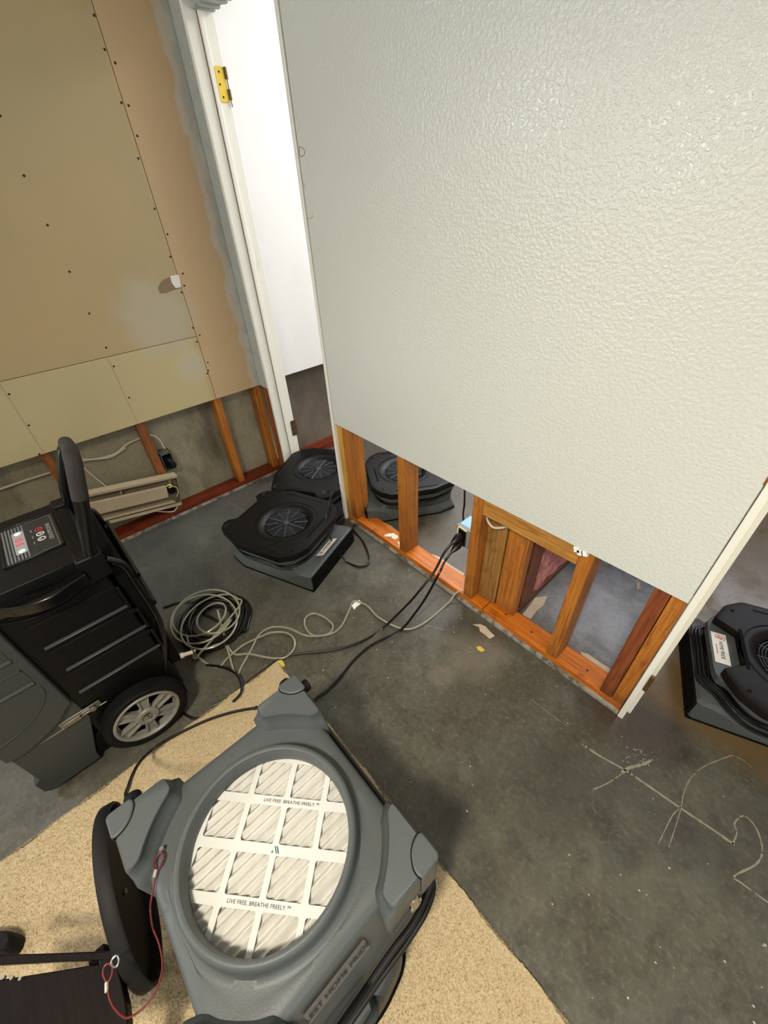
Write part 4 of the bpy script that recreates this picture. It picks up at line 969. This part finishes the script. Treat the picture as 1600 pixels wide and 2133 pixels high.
# ================================================================ heater and wiring on the left wall
HT = tag(empty('baseboard_heater', (-.72, -1.0, .15)), 'open beige baseboard heater hanging askew on the left wall studs', 'heater')
hc = [(-0.7100,-0.6160,0.2794),(-0.7100,-0.6471,0.0903),(-0.7100,-1.0108,0.3492),(-0.7100,-1.0443,0.1767)]
TR, BR, TL, BL = (Vector(p) for p in hc)
ex = (BR - BL + TR - TL).normalized(); ex.x = 0; ex.normalize(); ez = Vector((0, -ex.z, ex.y)); ed = Vector((1, 0, 0))
Hh = ((TR - BR).length + (TL - BL).length) / 2; O = Vector((XA + .001, TR.y, TR.z)); Lh = .47
def hb(bm, s0, s1, d0, d1, t0, t1):
    """s: distance left from the right end, d: depth out of the wall, t: down from the top"""
    c = O - ex * (s0 + s1) / 2 + ed * (d0 + d1) / 2 - ez * (t0 + t1) / 2
    return obox(bm, c, ex, ed, ez, (s1 - s0) / 2, (d1 - d0) / 2, (t1 - t0) / 2)
bm = NB(); hb(bm, 0, Lh, 0, .002, 0, Hh); build('back_plate', bm, BEIGED, HT, smooth=False)
bm = NB(); hb(bm, -.002, Lh, 0, .050, -.002, .003); hb(bm, -.002, Lh, .046, .049, 0, .012); build('top_flange', bm, BEIGE, HT, smooth=False, bevel=.0008)
bm = NB(); hb(bm, -.002, .001, 0, .047, 0, Hh); build('end_plate', bm, BEIGED, HT, smooth=False)
bm = NB(); hb(bm, .06, Lh, .045, .048, .050, .118); hb(bm, .06, Lh, .030, .047, .048, .051); build('front_cover', bm, BEIGE, HT, smooth=False, bevel=.001)
bm = NB(); hb(bm, .03, Lh, .0, .046, Hh - .028, Hh - .024); hb(bm, .03, Lh, .044, .047, Hh - .034, Hh - .022); hb(bm, .0, Lh, 0, .05, Hh - .003, Hh); hb(bm, .0, Lh, .046, .049, Hh - .016, Hh); build('bottom_flange', bm, BEIGE, HT, smooth=False, bevel=.0008)
bm = NB()
for k in range(36): hb(bm, .075 + k * .0105, .0757 + k * .0105, .008, .042, .055, .115)
hb(bm, .06, Lh, .02, .03, .08, .088)
build('heating_fins', bm, ALU, HT, smooth=False)
bm = NB(); hb(bm, .035, .0365, .0, .045, .0, .05); build('bracket', bm, BEIGE, HT, smooth=False)
bm = NB(); hb(bm, .27, .2715, .0, .045, .003, .045); build('bracket', bm, BEIGE, HT, smooth=False)
def hp_(s, d, t): return O - ex * s + ed * d - ez * t
bm = NB(); cyl(bm, hp_(.035, .015, .085), hp_(.035, .044, .085), .021); cyl(bm, hp_(.035, .044, .085), hp_(.035, .050, .085), .012); build('thermostat', bm, BLACKM, HT, bevel=.002)
bm = NB(); tube(bm, [hp_(.055, .045, .05), hp_(.045, .052, .043), hp_(.035, .05, .055), hp_(.05, .048, .062)], .0045, n=8); build('yellow_wire_nut', bm, YELLOW, HT)
bm = NB(); tube(bm, [hp_(.03, .045, .06), hp_(.012, .05, .07), hp_(.008, .05, .10), hp_(.02, .048, .125)], .002, n=6); tube(bm, [hp_(.01, .03, Hh), hp_(.03, .04, Hh + .02), hp_(.05, .045, Hh + .03), hp_(.09, .04, Hh + .022), hp_(.14, .03, Hh + .006)], .003, n=6); build('lead_wire', bm, WHITEC, HT)
WB = tag(empty('junction_box', (-.80, -.60, .33)), 'dark open metal junction box with wires on the stud above the heater', 'junction box')
bm = NB()
jb = [(-0.7900,-0.6175,0.3921),(-0.7900,-0.5838,0.3928),(-0.7900,-0.6006,0.2520),(-0.7900,-0.6277,0.2805)]
yj = [p[1] for p in jb]; zj = [p[2] for p in jb]
box(bm, -.845, -.842, -.641, -.585, .285, .385); box(bm, -.845, -.775, -.641, -.638, .285, .385); box(bm, -.845, -.775, -.588, -.585, .285, .385); box(bm, -.845, -.775, -.641, -.585, .285, .288); box(bm, -.845, -.775, -.641, -.585, .382, .385)
build('box_shell', bm, simple('galvanised', '#77776f', .5, .6), WB, smooth=False)
bm = NB(); box(bm, -.80, -.772, -.63, -.596, .30, .36); build('switch_body', bm, BLACKM, WB, bevel=.004)
bm = NB()
for k in range(6): a = random.random() * 6; tube(bm, [(-.775, -.62 + .006 * k, .30), (-.755 - .01 * sin(a), -.615 + .006 * k, .315), (-.765, -.61 + .004 * k, .345), (-.80, -.612 + .004 * k, .37)], .0017, n=6)
build('box_wires', bm, CORD, WB)
cb = [(-0.8400,-1.2989,0.4682),(-0.8400,-1.1979,0.4688),(-0.8400,-1.0932,0.4650)]
cord('wall_cable', [(-.84, -2.0, cb[0][2])] + cb + [(-.84, -1.05, .46)], .0055, WHITEC, 'pale electrical cable running inside the left end of the opened wall', 'cable')
cb = [(-0.8450,-0.9898,0.5110),(-0.8450,-0.9666,0.4794),(-0.8450,-0.9088,0.4542),(-0.8450,-0.8216,0.4477),(-0.8450,-0.7519,0.4752),(-0.8450,-0.6721,0.4830),(-0.8450,-0.6233,0.4754),(-0.8450,-0.6008,0.4348),(-0.8450,-0.5947,0.3819),(-0.8450,-0.5885,0.3489)]
cord('wall_cable', [(-.845, -1.07, .47)] + cb, .0055, WHITEC, 'pale electrical cable sagging from stud to junction box', 'cable')
cb = [(-0.8420,-0.9728,0.4669),(-0.8420,-0.9383,0.4628),(-0.8420,-0.8483,0.4405),(-0.8420,-0.7652,0.4621)]
cord('wall_cable', cb, .0048, WHITEC, 'pale cable lying just below the sagging cable behind the handle', 'cable')
cb = [(-0.8400,-0.9844,0.4564),(-0.8400,-0.9772,0.4393),(-0.8400,-0.9518,0.3586),(-0.8400,-0.9282,0.2869),(-0.8400,-0.9269,0.2459)]
cord('wall_cable', cb, .0045, WHITEC, 'pale cable slanting down behind the heater top', 'cable')

# ================================================================ dark furniture at the near left corner
tz = .30
a1 = [(0.8251,-1.5778,0.3000),(0.9395,-1.4476,0.3000),(1.0129,-1.3625,0.3000),(1.0301,-1.3626,0.3000),(1.0057,-1.3893,0.3000),(0.9530,-1.4499,0.3000),(0.8440,-1.5787,0.3000)]
a2 = [(0.8733,-1.5802,0.3000),(0.9669,-1.4522,0.3000),(1.0119,-1.3899,0.3000),(1.0042,-1.3890,0.3000),(1.0247,-1.3638,0.3000),(1.0658,-1.3642,0.3000),(1.1003,-1.3651,0.3000),(1.1688,-1.3761,0.3000),(1.0169,-1.5875,0.3000)]
TB = tag(empty('wooden_stand', (.93, -1.52, 0)), 'dark brown wooden stand with a gap in its top at the near left corner', 'stand')
bm = NB(); prism(bm, [(p[0], p[1]) for p in a1], tz - .02, tz); build('top_rail', bm, DARKWOOD, TB, smooth=False, bevel=.002)
bm = NB(); prism(bm, [(p[0], p[1]) for p in a2], tz - .025, tz); build('top_panel', bm, DARKWOOD, TB, smooth=False, bevel=.002)
for p in (a1[2], a2[-2]):
    build('leg', box(NB(), p[0] - .035, p[0] - .005, p[1] - .05, p[1] - .02, .0135, tz - .02), DARKWOOD, TB, smooth=False, bevel=.002)
bm = NB(); q = [(0.9071,-1.5305,0.3000),(0.9122,-1.5249,0.3000),(0.9167,-1.5254,0.3000),(0.9098,-1.5338,0.3000)]
for k in range(3): cyl(bm, (q[0][0] + .012 * k, q[0][1] + .012 * k, tz), (q[0][0] + .012 * k, q[0][1] + .012 * k, tz + .006), .003)
build('stud_pin', bm, STEEL, TB)
sh = [(0.6492,-1.6898,0.0200),(0.6723,-1.6519,0.0200),(0.7008,-1.6245,0.0200),(0.7233,-1.6150,0.0200),(0.7385,-1.6228,0.0200),(0.7443,-1.6344,0.0200),(0.6962,-1.6930,0.0200)]
bm = NB(); cx_ = sum(p[0] for p in sh) / len(sh); cy_ = sum(p[1] for p in sh) / len(sh); o = rpoly([(p[0], p[1]) for p in sh], .02, 4)
loft(bm, [[(cx_ + (p[0] - cx_) * s_, cy_ + (p[1] - cy_) * s_, z) for p in o] for s_, z in ((.97, .0132), (1, .02), (1, .04), (.92, .055), (.7, .066))])
tag(build('black_shoe', bm, RUBBER), 'black rounded toe of a shoe on the carpet at the left picture edge', 'shoe')

# ================================================================ debris and marks on the floor
def flake(pts_, mat, label, cat='debris', h=.0025):
    bm = NB(); o = [(p[0] + random.uniform(-.001, .001), p[1] + random.uniform(-.001, .001)) for p in pts_]
    prism(bm, o, .0002, h); return tag(build('paper_flake', bm, mat, smooth=False), label, cat)
flake([(0.9019,-0.0592,0.0010),(0.9212,-0.0358,0.0010),(0.9451,-0.0283,0.0010),(0.9703,-0.0362,0.0010),(0.9977,-0.0411,0.0010),(0.9911,-0.0643,0.0010),(0.9666,-0.0634,0.0010),(0.9431,-0.0644,0.0010),(0.9273,-0.0502,0.0010)], DEBRIS, 'torn pink-beige paper scrap on the concrete below the double stud')
flake([(0.9783,-0.1351,0.0010),(0.9862,-0.1207,0.0010),(1.0112,-0.1228,0.0010),(1.0060,-0.1375,0.0010),(0.9890,-0.1397,0.0010)], YELLOW, 'tiny yellow scrap on the concrete near the torn paper scrap')
flake([(0.4679,-0.3635,0.0010),(0.4603,-0.3325,0.0010),(0.4683,-0.3166,0.0010),(0.4881,-0.3274,0.0010),(0.4876,-0.3547,0.0010),(0.4920,-0.3692,0.0010)], WHITE, 'white plaster crumb on the floor touching the drain hose')
flake([(1.0123,0.1726,0.0010),(1.0036,0.2506,0.0010),(1.0357,0.2951,0.0010),(1.0524,0.2359,0.0010),(1.0463,0.1927,0.0010),(1.0526,0.1347,0.0010),(1.0152,0.1317,0.0010)], DEBRIS, 'large pale paper remnant on the back room floor beside the stub wall')
flake([(1.2692,0.1364,0.0010),(1.2948,0.1509,0.0010),(1.3432,0.1481,0.0010),(1.3881,0.1493,0.0010),(1.3866,0.1253,0.0010),(1.3402,0.1162,0.0010),(1.2921,0.1183,0.0010)], DEBRIS, 'long pale paper strip on the back room floor behind the bottom plate')
flake([(0.4977,0.1293,0.0010),(0.5344,0.1421,0.0010),(0.6151,0.1387,0.0010),(0.6946,0.1428,0.0010),(0.6996,0.1260,0.0010),(0.6237,0.1110,0.0010),(0.5313,0.1102,0.0010)], DEBRIS, 'narrow pale plaster strip on the back room floor left of the outlet stud')
flake([(1.2679,0.6521,0.0010),(1.2820,0.6583,0.0010),(1.2982,0.6183,0.0010),(1.2881,0.6079,0.0010)], DEBRIS, 'small beige scrap on the grey back room floor under the drywall cut')
flake([(0.1441,0.1058,0.0010),(0.1382,0.1291,0.0010),(0.1908,0.1348,0.0010),(0.2534,0.1294,0.0010),(0.2574,0.1114,0.0010),(0.2051,0.1036,0.0010)], DEBRIS, 'pale torn strip on the floor behind the second stud')
def mark(pts_, w, name='chalk_mark'):
    P = spline(pts_, 8); bm = NB(); L = []; 
    for i, p in enumerate(P):
        a = P[max(i - 1, 0)]; b = P[min(i + 1, len(P) - 1)]; d = Vector((b.y - a.y, a.x - b.x, 0)).normalized() * w * (.5 + random.random() * .7)
        L.append((bm.verts.new((p.x + d.x, p.y + d.y, .0006)), bm.verts.new((p.x - d.x, p.y - d.y, .0006))))
    for i, (a, b) in enumerate(zip(L, L[1:])):
        if random.random() < .1: continue
        bm.faces.new((a[0], a[1], b[1], b[0]))
    build(name, bm, CHALK, fl, smooth=False)
mark([(1.4381,-0.1760,0.0000),(1.4948,-0.1683,0.0000),(1.5627,-0.1522,0.0000),(1.6170,-0.1459,0.0000),(1.7189,-0.1354,0.0000),(1.7890,-0.1266,0.0000),(1.8447,-0.1217,0.0000)], .0035)
mark([(1.6111,-0.0586,0.0000),(1.5965,-0.0943,0.0000),(1.5709,-0.1374,0.0000),(1.5617,-0.1668,0.0000)], .0045)
mark([(1.5233,-0.2742,0.0000),(1.5449,-0.2268,0.0000),(1.5629,-0.1695,0.0000)], .0018)
mark([(1.7057,-0.2674,0.0000),(1.7069,-0.1739,0.0000),(1.7149,-0.1311,0.0000),(1.7084,-0.0848,-0.0000),(1.7094,-0.0281,0.0000),(1.7276,0.0397,0.0000),(1.7729,0.1321,0.0000)], .0014)
mark([(1.7273,-0.2564,-0.0000),(1.7225,-0.1902,0.0000),(1.7168,-0.1291,0.0000)], .0012)
mark([(1.7729,0.1321,0.0000),(1.7965,0.1391,0.0000),(1.8223,0.1349,0.0000)], .0016)
mark([(1.8404,-0.1264,0.0000),(1.8412,-0.0864,0.0000),(1.8303,-0.0659,0.0000),(1.8434,-0.0269,0.0000),(1.8735,-0.0355,0.0000),(1.8975,-0.0798,0.0000),(1.8946,-0.1275,0.0000),(1.8639,-0.1964,0.0000),(1.8804,-0.1994,0.0000),(1.9346,-0.1940,0.0000)], .0022)
mark([(1.2510,-0.1644,0.0000),(1.3237,-0.1614,0.0000),(1.3829,-0.1571,0.0000)], .0012)
mark([(0.7605,-0.2075,0.0000),(0.7979,-0.1828,0.0000),(0.8367,-0.1666,0.0000)], .0012)
# loose specks (counted crumbs, small)
random.seed(11)
bm = NB()
for k in range(120):
    x = random.uniform(.5, 2.1); y = random.uniform(-.70, .05)
    if random.random() < .45: x = random.gauss(1.0, .3); y = random.gauss(-.12, .12)
    if y > 0 or (y > -.02 and x < 1.5): continue
    r = random.uniform(.0007, .0022); a = random.random() * 6; q = [(x + r * (1 + .8 * random.random()) * cos(a + t), y + r * sin(a + t), .0003) for t in (0, 1.2, 2.3, 3.6, 5)]
    loft(bm, [q, [(p[0], p[1], .0014) for p in q]])
tag(build('plaster_crumbs', bm, DEBRIS, smooth=False), 'scattered white plaster crumbs over the concrete floor', 'debris', kind='stuff')
bm = NB()
for k in range(46):
    x = random.gauss(1.575, .02); y = random.gauss(-.085, .022); r = random.uniform(.001, .003)
    q = [(x + r * cos(t), y + r * sin(t), .0003) for t in (0, 1.2, 2.3, 3.6, 5)]; loft(bm, [q, [(p[0], p[1], .0025) for p in q]])
tag(build('glass_grit', bm, STEEL, smooth=False), 'glittering wet grit cluster by the foot of the right jamb', 'debris', kind='stuff')

# ceiling lamps (out of view, they light the rooms)
for x, y, lab in ((1.35, -1.95, 'square ceiling lamp over the front room'), (.1, 1.3, 'square ceiling lamp over the back room')):
    cl = tag(empty('ceiling_lamp', (x, y, CEIL)), lab, 'ceiling lamp')
    build('lamp_frame', box(NB(), x - .30, x + .30, y - .30, y + .30, CEIL - .05, CEIL - .001), TRIM, cl, smooth=False, bevel=.004)
    build('lamp_diffuser', box(NB(), x - .28, x + .28, y - .28, y + .28, CEIL - .053, CEIL - .0495), LAMPG, cl, smooth=False)
